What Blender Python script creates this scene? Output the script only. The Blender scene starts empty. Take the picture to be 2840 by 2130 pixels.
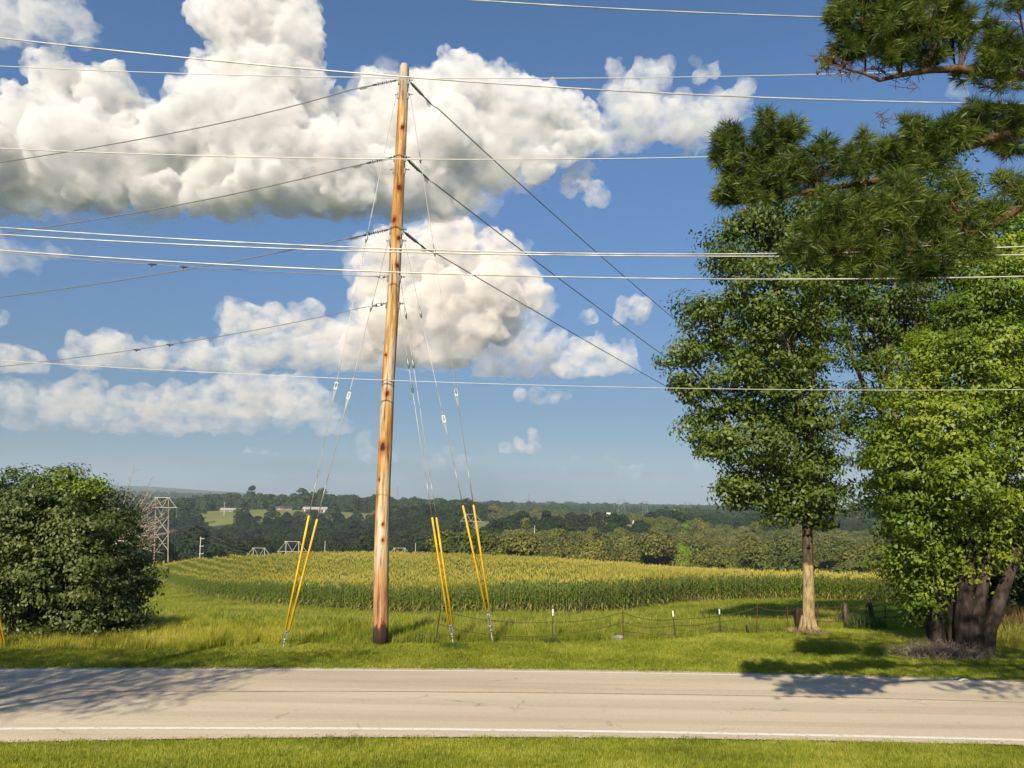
import bpy, bmesh, math, random
import numpy as np
from mathutils import Vector, Matrix
R = math.radians
sc = bpy.context.scene
C = sc.collection

# ---------------------------------------------------------------- camera
F = 2133.0; CAM_H = 4.6; PITCH = R(8.87); ROLL = R(0.86)
cam_d = bpy.data.cameras.new('camera'); cam = bpy.data.objects.new('camera', cam_d); C.objects.link(cam)
r0 = Vector((1, 0, 0)); f0 = Vector((0, math.cos(PITCH), math.sin(PITCH))); u0 = Vector((0, -math.sin(PITCH), math.cos(PITCH)))
CR = r0*math.cos(ROLL)+u0*math.sin(ROLL); CU = u0*math.cos(ROLL)-r0*math.sin(ROLL); CF = f0
CAM = Vector((0, 0, CAM_H))
cam.matrix_world = Matrix(((CR.x, CU.x, -CF.x, 0), (CR.y, CU.y, -CF.y, 0), (CR.z, CU.z, -CF.z, CAM_H), (0, 0, 0, 1)))
cam_d.sensor_width = 36; cam_d.lens = 36*F/2840; cam_d.clip_start = .1; cam_d.clip_end = 60000
sc.camera = cam

# ---------------------------------------------------------------- sky and sun
SUN_EL = R(34.5); SUN_AZ = R(197)      # towards the sun, clockwise from +Y
w = bpy.data.worlds.new('World'); sc.world = w; w.use_nodes = True
nt = w.node_tree; bg = nt.nodes['Background']
sky = nt.nodes.new('ShaderNodeTexSky')
sky.sky_type = 'NISHITA'; sky.sun_disc = False; sky.sun_elevation = SUN_EL; sky.sun_rotation = SUN_AZ
sky.air_density = 1.0; sky.dust_density = 0.2; sky.ozone_density = 4.0
hs = nt.nodes.new('ShaderNodeHueSaturation'); hs.inputs['Saturation'].default_value = 1.12; hs.inputs['Value'].default_value = 1.0
nt.links.new(sky.outputs[0], hs.inputs['Color']); 
sgeo = nt.nodes.new('ShaderNodeTexCoord'); sxyz = nt.nodes.new('ShaderNodeSeparateXYZ'); nt.links.new(sgeo.outputs['Generated'], sxyz.inputs[0])
srp = nt.nodes.new('ShaderNodeValToRGB'); e0, e1 = srp.color_ramp.elements; e0.position = 0; e0.color = (.31, .36, .46, 1); e1.position = .45; e1.color = (1, 1, 1, 1)
e2 = srp.color_ramp.elements.new(.12); e2.color = (.46, .47, .49, 1); e3 = srp.color_ramp.elements.new(.27); e3.color = (.74, .75, .77, 1)
nt.links.new(sxyz.outputs['Z'], srp.inputs[0]); smx = nt.nodes.new('ShaderNodeMix'); smx.data_type = 'RGBA'; smx.blend_type = 'MULTIPLY'; smx.inputs[0].default_value = 1
nt.links.new(hs.outputs[0], smx.inputs[6]); nt.links.new(srp.outputs[0], smx.inputs[7]); nt.links.new(smx.outputs[2], bg.inputs[0]); bg.inputs[1].default_value = .08
sd = bpy.data.lights.new('sun', 'SUN'); sun = bpy.data.objects.new('sun', sd); C.objects.link(sun)
sd.energy = 5.0; sd.angle = R(.5); sd.color = (1, .87, .66)
SDIR = Vector((math.sin(SUN_AZ)*math.cos(SUN_EL), math.cos(SUN_AZ)*math.cos(SUN_EL), math.sin(SUN_EL)))
sun.rotation_euler = SDIR.to_track_quat('Z', 'Y').to_euler()
sc.view_settings.view_transform = 'Standard'; sc.view_settings.look = 'None'
sc.view_settings.exposure = .66; sc.view_settings.gamma = 1; sc.view_settings.use_curve_mapping = False
sc.cycles.volume_bounces = 4; sc.cycles.max_bounces = 8; sc.cycles.transparent_max_bounces = 64
sc.cycles.diffuse_bounces = 2; sc.cycles.glossy_bounces = 2; sc.cycles.transmission_bounces = 4
sc.cycles.use_adaptive_sampling = True; sc.cycles.adaptive_threshold = 0.02

# ---------------------------------------------------------------- geometry of the view
def ray(px, py): return CR*((px-1420)/F)+CU*((1065-py)/F)+CF
def atY(px, py, Y): d = ray(px, py); return CAM+d*(Y/d.y)
def atZ(px, py, z=0.): d = ray(px, py); return CAM+d*((z-CAM_H)/d.z)
def proj(p):
    v = Vector(p)-CAM; q = v.dot(CF); return (1420+F*v.dot(CR)/q, 1065-F*v.dot(CU)/q)

# ---------------------------------------------------------------- mesh helpers
def mesh_np(name, V, Fc, mats=(), midx=None, smooth=False):
    V = np.asarray(V, np.float32); Fc = np.asarray(Fc, np.int32); k = Fc.shape[1]
    me = bpy.data.meshes.new(name)
    me.vertices.add(len(V)); me.vertices.foreach_set('co', V.ravel())
    me.loops.add(Fc.size); me.loops.foreach_set('vertex_index', Fc.ravel())
    me.polygons.add(len(Fc)); me.polygons.foreach_set('loop_start', np.arange(0, Fc.size, k, dtype=np.int32))
    try: me.polygons.foreach_set('loop_total', np.full(len(Fc), k, np.int32))
    except Exception: pass
    for mt in mats: me.materials.append(mt)
    if midx is not None: me.polygons.foreach_set('material_index', np.asarray(midx, np.int32))
    if smooth: me.polygons.foreach_set('use_smooth', np.ones(len(Fc), bool))
    me.update(calc_edges=True); me.validate()
    return me

def tag(o, label=None, cat=None, group=None, kind=None):
    if label: o['label'] = label
    if cat: o['category'] = cat
    if group: o['group'] = group
    if kind: o['kind'] = kind
    return o
def link(name, me, parent=None, loc=None):
    o = bpy.data.objects.new(name, me); C.objects.link(o)
    if loc is not None: o.location = loc
    if parent is not None:
        o.parent = parent
        L = Vector(parent.location); q = parent.parent
        while q is not None: L = L+Vector(q.location); q = q.parent
        me.transform(Matrix.Translation(-L))
    return o
def empty(name, loc, label, cat, group=None):
    o = bpy.data.objects.new(name, None); o.empty_display_size = .2; C.objects.link(o); o.location = loc
    return tag(o, label, cat, group)

class MB:
    """collects simple shapes, then links them as one mesh object"""
    def __init__(s): s.v = []; s.f = []; s.m = []
    def add(s, vs, fs, mi=0):
        b = len(s.v); s.v += [tuple(x) for x in vs]; s.f += [tuple(i+b for i in f) for f in fs]; s.m += [mi]*len(fs); return s
    def tube(s, pts, rad, seg=8, mi=0, cap=True, jit=0, rng=None):
        pts = [Vector(p) for p in pts]; n = len(pts)
        if not hasattr(rad, '__len__'): rad = [rad]*n
        vs = []; prev = None
        for i, p in enumerate(pts):
            t = (pts[min(i+1, n-1)]-pts[max(i-1, 0)])
            t = t.normalized() if t.length > 1e-9 else Vector((0, 0, 1))
            if prev is None:
                a = Vector((1, 0, 0)) if abs(t.x) < .8 else Vector((0, 1, 0)); e1 = t.cross(a).normalized()
            else: e1 = (prev-t*prev.dot(t)).normalized()
            prev = e1; e2 = t.cross(e1)
            for k in range(seg):
                a = 2*math.pi*k/seg; rr = rad[i]*(1+(rng.uniform(-jit, jit) if jit else 0))
                vs.append(p+e1*math.cos(a)*rr+e2*math.sin(a)*rr)
        fs = [(i*seg+k, i*seg+(k+1) % seg, (i+1)*seg+(k+1) % seg, (i+1)*seg+k) for i in range(n-1) for k in range(seg)]
        if cap: fs += [tuple(range(seg-1, -1, -1)), tuple((n-1)*seg+k for k in range(seg))]
        return s.add(vs, fs, mi)
    def box(s, c, d, rz=0, mi=0, ax=None):
        c = Vector(c); X, Y, Z = (Vector((math.cos(rz), math.sin(rz), 0)), Vector((-math.sin(rz), math.cos(rz), 0)), Vector((0, 0, 1))) if ax is None else ax
        vs = [c+X*(i*d[0]/2)+Y*(j*d[1]/2)+Z*(k*d[2]/2) for i in (-1, 1) for j in (-1, 1) for k in (-1, 1)]
        return s.add(vs, [(0, 1, 3, 2), (4, 6, 7, 5), (0, 4, 5, 1), (2, 3, 7, 6), (0, 2, 6, 4), (1, 5, 7, 3)], mi)
    def disc(s, c, axis, r, h, seg=10, mi=0, r2=None):
        a = Vector(axis).normalized(); c = Vector(c)
        return s.tube([c-a*h/2, c+a*h/2], [r, r if r2 is None else r2], seg, mi)
    def build(s, name, mats, parent=None, smooth=False):
        me = bpy.data.meshes.new(name); org = Vector(s.v[0]) if False else Vector((0, 0, 0))
        me.from_pydata(s.v, [], s.f)
        for mt in (mats if isinstance(mats, (list, tuple)) else [mats]): me.materials.append(mt)
        me.polygons.foreach_set('material_index', s.m)
        if smooth: me.polygons.foreach_set('use_smooth', [True]*len(s.f))
        me.update()
        return link(name, me, parent)
def to_origin(o, loc):
    """put the origin of a one-mesh thing at loc"""
    o.data.transform(Matrix.Translation(-Vector(loc))); o.location = loc; return o

# ---------------------------------------------------------------- materials
def newmat(name):
    mt = bpy.data.materials.new(name); mt.use_nodes = True; n = mt.node_tree
    return mt, n, n.nodes['Principled BSDF'], n.nodes['Material Output']
def nd(n, t, **kw):
    x = n.nodes.new(t)
    for k, v in kw.items():
        if k in x.inputs.keys(): x.inputs[k].default_value = v
        else: setattr(x, k, v)
    return x
def ramp(n, stops, fac=None, interp='LINEAR'):
    x = n.nodes.new('ShaderNodeValToRGB'); cr = x.color_ramp; cr.interpolation = interp
    while len(cr.elements) > 1: cr.elements.remove(cr.elements[0])
    cr.elements[0].position = stops[0][0]; cr.elements[0].color = (*stops[0][1], 1)
    for p, c in stops[1:]:
        e = cr.elements.new(p); e.color = (*c, 1)
    if fac is not None: n.links.new(fac, x.inputs[0])
    return x
def noise(n, scale, detail=4, rough=.55, vec=None, stretch=None, dist=0):
    tx = nd(n, 'ShaderNodeTexNoise'); tx.inputs['Scale'].default_value = scale; tx.inputs['Detail'].default_value = detail
    tx.inputs['Roughness'].default_value = rough; tx.inputs['Distortion'].default_value = dist
    if vec is None: vec = nd(n, 'ShaderNodeNewGeometry').outputs['Position']
    if stretch is not None:
        mp = nd(n, 'ShaderNodeMapping'); mp.inputs['Scale'].default_value = stretch; n.links.new(vec, mp.inputs[0]); vec = mp.outputs[0]
    n.links.new(vec, tx.inputs['Vector']); return tx
def mix(n, a, b, fac, mode='MIX'):
    x = n.nodes.new('ShaderNodeMix'); x.data_type = 'RGBA'; x.blend_type = mode
    for i, v in ((6, a), (7, b), (0, fac)):
        if hasattr(v, 'links') or hasattr(v, 'is_linked'): n.links.new(v, x.inputs[i])
        else: x.inputs[i].default_value = v if i == 0 else (*v, 1)
    return x.outputs[2]
def bump(n, b, h, strength=.3, dist=.02):
    x = nd(n, 'ShaderNodeBump'); x.inputs['Strength'].default_value = strength; x.inputs['Distance'].default_value = dist
    n.links.new(h, x.inputs['Height']); n.links.new(x.outputs[0], b.inputs['Normal'])
def flat(name, col, rough=.6, metal=0, var=.15, scale=8, spec=.5):
    mt, n, b, o = newmat(name); nz = noise(n, scale)
    d = tuple(c*(1-var*1.6) for c in col); l = tuple(min(1, c*(1+var)) for c in col)
    rp = ramp(n, [(.3, d), (.7, l)], nz.outputs['Fac']); n.links.new(rp.outputs[0], b.inputs['Base Color'])
    b.inputs['Roughness'].default_value = rough; b.inputs['Metallic'].default_value = metal
    b.inputs['Specular IOR Level'].default_value = spec
    return mt
def leafmat(name, dark, mid, light, trans=.35, big=.35, fine=14, rough=.5, spec=.35, tcol=None):
    """leaf tissue: colour varies from leaf to leaf and from limb to limb"""
    mt, n, b, o = newmat(name)
    a = noise(n, fine, 1, .5); c = noise(n, big, 2, .5)
    mth = nd(n, 'ShaderNodeMath', operation='MULTIPLY_ADD'); n.links.new(c.outputs['Fac'], mth.inputs[0]); mth.inputs[1].default_value = .55
    m2 = nd(n, 'ShaderNodeMath', operation='MULTIPLY'); n.links.new(a.outputs['Fac'], m2.inputs[0]); m2.inputs[1].default_value = .5
    n.links.new(m2.outputs[0], mth.inputs[2])
    rp = ramp(n, [(.34, dark), (.52, mid), (.72, light)], mth.outputs[0])
    n.links.new(rp.outputs[0], b.inputs['Base Color']); b.inputs['Roughness'].default_value = rough
    b.inputs['Specular IOR Level'].default_value = spec
    if trans > 0:
        t = nd(n, 'ShaderNodeBsdfTranslucent'); ms = nd(n, 'ShaderNodeMixShader'); ms.inputs[0].default_value = trans
        tc = mix(n, rp.outputs[0], tcol or (.9, 1, .25), 1.0, 'MULTIPLY')
        tc2 = nd(n, 'ShaderNodeHueSaturation'); tc2.inputs['Value'].default_value = 1.7; n.links.new(tc, tc2.inputs['Color'])
        n.links.new(tc2.outputs[0], t.inputs[0]); n.links.new(b.outputs[0], ms.inputs[1]); n.links.new(t.outputs[0], ms.inputs[2])
        n.links.new(ms.outputs[0], o.inputs['Surface'])
    return mt

def ground_mat(name, stops, scale=.35, fine=9, bumpd=.05):
    mt, n, b, o = newmat(name)
    a = noise(n, scale, 5, .6); f = noise(n, fine, 6, .7, stretch=(1, .5, 1))
    s = nd(n, 'ShaderNodeMath', operation='MULTIPLY_ADD'); n.links.new(f.outputs['Fac'], s.inputs[0]); s.inputs[1].default_value = .5
    h = nd(n, 'ShaderNodeMath', operation='MULTIPLY'); n.links.new(a.outputs['Fac'], h.inputs[0]); h.inputs[1].default_value = .5
    n.links.new(h.outputs[0], s.inputs[2])
    rp = ramp(n, stops, s.outputs[0]); n.links.new(rp.outputs[0], b.inputs['Base Color'])
    b.inputs['Roughness'].default_value = .95; b.inputs['Specular IOR Level'].default_value = .1
    bump(n, b, f.outputs['Fac'], .8, bumpd); return mt

M = {}
M['lawn'] = ground_mat('mown_lawn', [(.3, (.09, .11, .010)), (.5, (.16, .185, .018)), (.7, (.25, .23, .05))])
M['meadow'] = ground_mat('meadow_ground', [(.3, (.10, .12, .014)), (.5, (.19, .20, .026)), (.68, (.30, .24, .07))], .12, 3)
M['soil'] = ground_mat('corn_soil', [(.3, (.05, .045, .02)), (.6, (.12, .10, .05))], .5, 6)
M['pasture'] = ground_mat('far_pasture', [(.3, (.10, .13, .035)), (.5, (.15, .165, .05)), (.7, (.20, .19, .075))], .01, .06, .3)
M['forest_floor'] = ground_mat('forest_floor', [(.3, (.02, .035, .010)), (.6, (.04, .06, .02))], .02, .2, .5)
M['far_hill'] = ground_mat('far_hill', [(.35, (.03, .05, .02)), (.55, (.06, .085, .03)), (.7, (.13, .15, .06))], .0016, .012, 2)

def road_mat():
    mt, n, b, o = newmat('worn_asphalt')
    big = noise(n, .25, 4, .6, stretch=(.25, 1.6, 1)); fine = noise(n, 55, 3, .7); spk = noise(n, 190, 2, .8)
    base = ramp(n, [(.3, (.43, .36, .265)), (.5, (.51, .432, .325)), (.7, (.56, .485, .37))], big.outputs['Fac'])
    sp = ramp(n, [(.3, (.62, .62, .62)), (.5, (.95, .95, .95)), (.68, (1.25, 1.22, 1.18))], fine.outputs['Fac'])
    trk = noise(n, .9, 3, .5, stretch=(.03, 1.5, 1)); tr = ramp(n, [(.38, (.87, .86, .85)), (.6, (1.06, 1.06, 1.06))], trk.outputs['Fac'])
    b0 = mix(n, base.outputs[0], tr.outputs[0], .8, 'MULTIPLY'); c1 = mix(n, b0, sp.outputs[0], .75, 'MULTIPLY')
    sp2 = ramp(n, [(.35, (.75, .75, .75)), (.6, (1.1, 1.1, 1.1))], spk.outputs['Fac'])
    c2 = mix(n, c1, sp2.outputs[0], .6, 'MULTIPLY')
    # hairline cracks
    vo = nd(n, 'ShaderNodeTexVoronoi', feature='DISTANCE_TO_EDGE'); vo.inputs['Scale'].default_value = .36
    g = nd(n, 'ShaderNodeNewGeometry'); ns = noise(n, 1.6, 4, .6)
    add = nd(n, 'ShaderNodeMixRGB'); add.blend_type = 'ADD'; add.inputs[0].default_value = .9
    n.links.new(g.outputs['Position'], add.inputs[1]); n.links.new(ns.outputs['Color'], add.inputs[2]); n.links.new(add.outputs[0], vo.inputs['Vector'])
    ck = ramp(n, [(0, (1, 1, 1)), (.010, (0, 0, 0))], vo.outputs['Distance'])
    gate = ramp(n, [(.54, (0, 0, 0)), (.60, (.55, .55, .55))], noise(n, .5, 2).outputs['Fac'])
    k = mix(n, ck.outputs[0], gate.outputs[0], 1.0, 'MULTIPLY')
    c3 = mix(n, c2, (.11, .095, .08), k)
    n.links.new(c3, b.inputs['Base Color']); b.inputs['Roughness'].default_value = .92; b.inputs['Specular IOR Level'].default_value = .2
    bump(n, b, fine.outputs['Fac'], .5, .008); return mt
M['road'] = road_mat()
def paint_mat(name, col, under, wear=.5):
    mt, n, b, o = newmat(name); f = noise(n, 9, 6, .75)
    rp = ramp(n, [(wear-.08, under), (wear+.02, col)], f.outputs['Fac']); n.links.new(rp.outputs[0], b.inputs['Base Color'])
    b.inputs['Roughness'].default_value = .8; return mt
M['white_line'] = paint_mat('white_road_paint', (.68, .655, .59), (.46, .405, .325), .45)
M['yellow_line'] = paint_mat('worn_yellow_road_paint', (.42, .26, .08), (.44, .37, .28), .53)
M['seam'] = flat('tarred_seam', (.17, .14, .11), .9, var=.4, scale=5)

def pole_wood():
    mt, n, b, o = newmat('weathered_pole_wood')
    tc = nd(n, 'ShaderNodeTexCoord').outputs['Object']
    a = noise(n, 3.2, 5, .6, tc, (1, 1, .10), .6); g = noise(n, 14, 5, .65, tc, (1, 1, .06))
    rp = ramp(n, [(.37, (.50, .43, .33)), (.47, (.47, .37, .235)), (.50, (.44, .27, .10)), (.60, (.36, .16, .03))], a.outputs['Fac'])
    # greyer wood on the topmost metre, redder wood near the ground
    sx = nd(n, 'ShaderNodeSeparateXYZ'); n.links.new(tc, sx.inputs[0])
    topg = nd(n, 'ShaderNodeMapRange'); topg.inputs['From Min'].default_value = 18.6; topg.inputs['From Max'].default_value = 20.2; n.links.new(sx.outputs['Z'], topg.inputs[0])
    c0 = mix(n, rp.outputs[0], (.40, .34, .27), topg.outputs[0])
    zz = nd(n, 'ShaderNodeMath', operation='MULTIPLY_ADD'); n.links.new(a.outputs['Fac'], zz.inputs[0]); zz.inputs[1].default_value = 3.0; n.links.new(sx.outputs['Z'], zz.inputs[2])
    red = nd(n, 'ShaderNodeMapRange'); red.inputs['From Min'].default_value = 3.2; red.inputs['From Max'].default_value = 4.2; red.inputs['To Min'].default_value = .85; red.inputs['To Max'].default_value = 0
    n.links.new(zz.outputs[0], red.inputs[0])
    redc = ramp(n, [(.35, (.42, .27, .16)), (.6, (.33, .11, .025))], a.outputs['Fac'])
    c1 = mix(n, c0, redc.outputs[0], red.outputs[0])
    z2 = nd(n, 'ShaderNodeMath', operation='MULTIPLY_ADD'); nb = noise(n, 5, 4, .7, tc, (1, 1, .35)); n.links.new(nb.outputs['Fac'], z2.inputs[0]); z2.inputs[1].default_value = -1.7; n.links.new(sx.outputs['Z'], z2.inputs[2])
    blk = nd(n, 'ShaderNodeMapRange'); blk.inputs['From Min'].default_value = -.32; blk.inputs['From Max'].default_value = -.12; blk.inputs['To Min'].default_value = .95; blk.inputs['To Max'].default_value = 0
    n.links.new(z2.outputs[0], blk.inputs[0]); c2 = mix(n, c1, (.022, .014, .010), blk.outputs[0])
    gr = ramp(n, [(.38, (.16, .15, .14)), (.45, (.75, .75, .75)), (.60, (1.18, 1.18, 1.18))], g.outputs['Fac'])
    c3 = mix(n, c2, gr.outputs[0], .85, 'MULTIPLY')
    # knots: dark hearts with an orange halo
    wob = noise(n, 6, 3, .6, tc); wa = nd(n, 'ShaderNodeMixRGB'); wa.blend_type = 'ADD'; wa.inputs[0].default_value = .10; n.links.new(tc, wa.inputs[1]); n.links.new(wob.outputs['Color'], wa.inputs[2])
    c4 = c3; pb = atZ(1056, 1787)
    for kx, ky, kr in ((1062, 1240, 1.3), (1074, 1092, .9), (1102, 735, .7), (1107, 520, .9), (1093, 610, .8), (1116, 352, .8), (1062, 1455, .5), (1062, 1498, .6), (1105, 660, .7), (1070, 985, .5), (1052, 1330, .4)):
        q = atY(kx, ky, pb.y-.2)-pb; mp = nd(n, 'ShaderNodeMapping'); mp.vector_type = 'POINT'; mp.inputs['Scale'].default_value = (1, .35, .62); mp.inputs['Location'].default_value = (-q.x-.05, -.35*q.y-.02, -.62*(q.z+.05)); n.links.new(wa.outputs[0], mp.inputs[0])
        ln = nd(n, 'ShaderNodeVectorMath', operation='LENGTH'); n.links.new(mp.outputs[0], ln.inputs[0])
        kn = ramp(n, [(.0, (.03, .014, .006)), (.055*kr, (.10, .04, .012)), (.085*kr, (.75, .42, .18)), (.19*kr, (1, 1, 1))], ln.outputs['Value']); c4 = mix(n, c4, kn.outputs[0], 1.0, 'MULTIPLY')
    n.links.new(c4, b.inputs['Base Color']); b.inputs['Roughness'].default_value = .85
    bump(n, b, g.outputs['Fac'], .6, .03); return mt
M['pole'] = pole_wood()
def bark(name, cols, sc_=6, stretch=(1, 1, .25)):
    mt, n, b, o = newmat(name); a = noise(n, sc_, 6, .65, None, stretch); rp = ramp(n, [(.35, cols[0]), (.5, cols[1]), (.68, cols[2])], a.outputs['Fac'])
    n.links.new(rp.outputs[0], b.inputs['Base Color']); b.inputs['Roughness'].default_value = .95; b.inputs['Specular IOR Level'].default_value = .15
    bump(n, b, a.outputs['Fac'], .9, .05); return mt
M['bark'] = bark('grey_bark', ((.06, .045, .03), (.13, .10, .07), (.22, .18, .13)))
M['tan_bark'] = bark('tan_bark', ((.13, .09, .045), (.27, .20, .10), (.36, .28, .15)), 9)
M['pine_bark'] = bark('pine_bark', ((.05, .03, .02), (.15, .085, .05), (.28, .17, .11)), 14)
M['dead_wood'] = bark('bleached_dead_wood', ((.22, .18, .14), (.36, .30, .24), (.48, .41, .34)), 8)
M['black_wood'] = bark('charred_wood', ((.012, .010, .008), (.03, .024, .018), (.07, .055, .04)), 8)
M['old_wood'] = bark('old_post_wood', ((.035, .028, .02), (.08, .06, .04), (.16, .13, .09)), 12)
M['galv'] = flat('galvanised_steel', (.30, .30, .29), .45, .6)
M['dark_metal'] = flat('dark_line_hardware', (.07, .07, .07), .5, .5)
M['alu'] = flat('bright_aluminium_cable', (.50, .49, .46), .45, .2, .25, 1.5)
M['conductor'] = flat('weathered_conductor', (.20, .195, .185), .5, .3, .1)
M['steel_cable'] = flat('steel_guy_strand', (.40, .39, .37), .5, .4, .1)
M['polymer'] = flat('grey_polymer_insulator', (.10, .10, .10), .5)
M['porcelain'] = flat('white_guy_insulator', (.82, .82, .78), .25, 0, .04)
M['yellow'] = flat('yellow_plastic_guard', (.74, .46, .02), .5, 0, .2, 2.2)
M['t_post'] = flat('green_painted_post', (.035, .055, .03), .6)
M['white_paint'] = flat('white_post_tip', (.80, .80, .76), .5, 0, .05)
M['rust'] = flat('rusty_post', (.10, .045, .025), .85, .2, .35, 20)
M['barb'] = flat('rusty_fence_wire', (.085, .055, .035), .8, .2, .3, 20)
M['rock'] = flat('grey_stone', (.22, .20, .18), .9, 0, .4, 12)
M['frame_wood'] = flat('grey_timber_pole', (.34, .25, .19), .85, 0, .2, .5)
M['frame_pale'] = flat('pale_timber_arm', (.50, .47, .42), .8, 0, .12, .5)
M['far_metal'] = flat('far_grey_metal', (.20, .21, .22), .7, .2)
M['barn_grey'] = flat('grey_barn_siding', (.20, .195, .185), .8, 0, .1, .3)
M['barn_roof'] = flat('pale_metal_roof', (.36, .34, .30), .7, .1, .08, .3)
M['barn_brown'] = flat('brown_barn_siding', (.17, .125, .11), .8, 0, .1, .3)
M['brick'] = flat('tan_brick', (.38, .24, .17), .85, 0, .12, .5)
M['dark_roof'] = flat('dark_shingles', (.06, .06, .065), .9, 0, .2, .5)
M['red'] = flat('red_barn_siding', (.33, .035, .04), .75, 0, .1, .3)
M['white_wall'] = flat('white_siding', (.75, .74, .70), .7, 0, .05, .3)
M['glass'] = flat('dark_window', (.03, .035, .04), .2)
M['plastic'] = flat('white_litter_plastic', (.8, .8, .78), .5, 0, .05)
# ---------------------------------------------------------------- terrain
def smooth(a, b, x): t = np.clip((x-a)/(b-a), 0, 1); return t*t*(3-2*t)
def curve_fit(pix, deg=3):
    P = [atZ(x, y) for x, y in pix]; X = np.array([p.x for p in P]); Y = np.array([p.y for p in P])
    k = np.polyfit(X, Y, deg); lo, hi = X.min(), X.max()
    def f(x):
        x = np.asarray(x, float); xc = np.clip(x, lo, hi); d = np.polyder(k)
        return np.polyval(k, xc)+np.polyval(d, xc)*(x-xc)
    return f
road_far = curve_fit([(0, 1857), (500, 1855), (1000, 1855), (1400, 1859), (2000, 1867), (2400, 1877), (2840, 1891)])
line_far = curve_fit([(0, 1864), (500, 1861), (1000, 1861), (1400, 1865), (2000, 1873), (2400, 1883), (2840, 1897)])
seam_y = curve_fit([(0, 1923), (500, 1921), (1000, 1920), (1400, 1923), (1900, 1929), (2400, 1940), (2840, 1951)])
line_near = curve_fit([(0, 2025), (500, 2024), (1000, 2024), (1400, 2028), (2000, 2038), (2400, 2046), (2840, 2056)])
road_near = curve_fit([(0, 2062), (500, 2054), (1000, 2047), (1400, 2046), (1800, 2050), (2400, 2060), (2840, 2069)])

CTRL = []   # (u, lnY, z)
def cg(px, py, Y, up=0.):
    p = atY(px, py, Y); CTRL.append((p.x/p.y, math.log(Y), p.z-up))
for u in np.linspace(-.8, .8, 9):
    for Y in (24, 27.5): CTRL.append((u, math.log(Y), 0.))
for px, py, Y in ((500, 1750, 36), (500, 1700, 58), (510, 1650, 108), (800, 1750, 37), (800, 1720, 52), (800, 1684, 76), (1100, 1745, 37), (1100, 1705, 66),
                  (1400, 1750, 35), (1400, 1702, 59), (1700, 1738, 38), (1700, 1706, 57), (2050, 1705, 48), (2050, 1668, 69), (2300, 1705, 46), (2300, 1668, 73),
                  (2490, 1680, 78), (2800, 1722, 40), (2800, 1690, 78), (0, 1720, 46), (0, 1655, 115), (420, 1606, 165), (250, 1606, 175), (470, 1630, 127),
                  (620, 1668, 92)): cg(px, py, Y)
for px, py, Y in ((450, 1556, 184), (520, 1550, 155), (600, 1546, 136), (800, 1537, 120), (1000, 1532, 113), (1200, 1534, 108), (1500, 1543, 104), (1700, 1557, 101),
                  (2000, 1578, 98), (2270, 1602, 97), (2460, 1628, 97), (2840, 1640, 100), (0, 1565, 200), (250, 1565, 200)): cg(px, py, Y, 2.7)
for u in np.linspace(-.75, .75, 7): CTRL.append((u, math.log(300), -27.+6*abs(u-.1)))
for px, py, Y in ((100, 1500, 430), (500, 1500, 430), (900, 1500, 430), (1250, 1492, 400), (1500, 1484, 360), (1900, 1500, 340), (2250, 1510, 300), (2600, 1510, 300),
                  (100, 1450, 800), (600, 1446, 800), (900, 1446, 780), (1200, 1470, 600)): cg(px, py, Y, 17)
for px, py, Y in ((600, 1440, 880), (800, 1440, 880), (1150, 1462, 760), (700, 1414, 1020), (900, 1420, 1020), (1000, 1430, 980), (1200, 1440, 900),
                  (1400, 1470, 620), (1700, 1484, 560), (1500, 1450, 800), (1750, 1455, 760)): cg(px, py, Y)
for px, py, Y in ((0, 1368, 1300), (450, 1386, 1350), (700, 1380, 1400), (1000, 1377, 1450), (1300, 1392, 1450), (1500, 1402, 1500), (1750, 1411, 1500), (2000, 1424, 1200),
                  (2150, 1432, 800), (2500, 1440, 800), (2840, 1440, 800), (1900, 1480, 520), (1600, 1425, 1100)): cg(px, py, Y, 24 if Y > 900 else 17)
for px, py in ((0, 1400), (500, 1402), (1000, 1408), (1500, 1416), (2000, 1424), (2840, 1436)): cg(px, py, 2300)
for px, py in ((0, 1385), (300, 1372), (500, 1378), (800, 1392), (1200, 1403), (1600, 1409), (2000, 1415), (2840, 1427)): cg(px, py, 3500)
for px, py in ((0, 1345), (300, 1346), (420, 1350), (560, 1360), (760, 1372), (950, 1385), (1300, 1396), (1500, 1400), (1800, 1406), (2100, 1411), (2840, 1421)): cg(px, py, 6500)
for u in np.linspace(-.75, .75, 6): CTRL.append((u, math.log(13000), -150.))
K = np.array(CTRL)
def phi(r): return np.sqrt(r*r+.012)
SC = np.array([3.2, 1.6])
P2 = K[:, :2]*SC
D_ = np.linalg.norm(P2[:, None]-P2[None], axis=2)
# heights are solved as slopes z/Y so that near and far weigh alike
A_ = phi(D_)+np.eye(len(P2))*1e-4
Wt = np.linalg.solve(A_, K[:, 2]/np.exp(K[:, 1]))
def height(X, Y):
    X = np.atleast_1d(np.asarray(X, float)); Y = np.atleast_1d(np.asarray(Y, float)); X, Y = np.broadcast_arrays(X, Y)
    shp = X.shape; X = X.ravel(); Y = Y.ravel()
    Yc = np.clip(Y, 24, 12500); rr = np.hypot(X, Y)
    u = np.clip(X/Yc, -.8, .8); q = np.stack([u, np.log(Yc)], 1)*SC; out = np.empty(len(X))
    for i in range(0, len(X), 20000):
        d = np.linalg.norm(q[i:i+20000, None]-P2[None], axis=2); out[i:i+20000] = phi(d)@Wt
    z = out*Yc*smooth(27.5, 35, Y)
    yn = road_near(X); lawn = np.clip((yn-.35-Y)*.195, 0, 3.0)
    z = np.where(Y < yn, lawn, z)
    return z.reshape(shp)
def hz(x, y): return float(height(x, y)[0])

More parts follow.
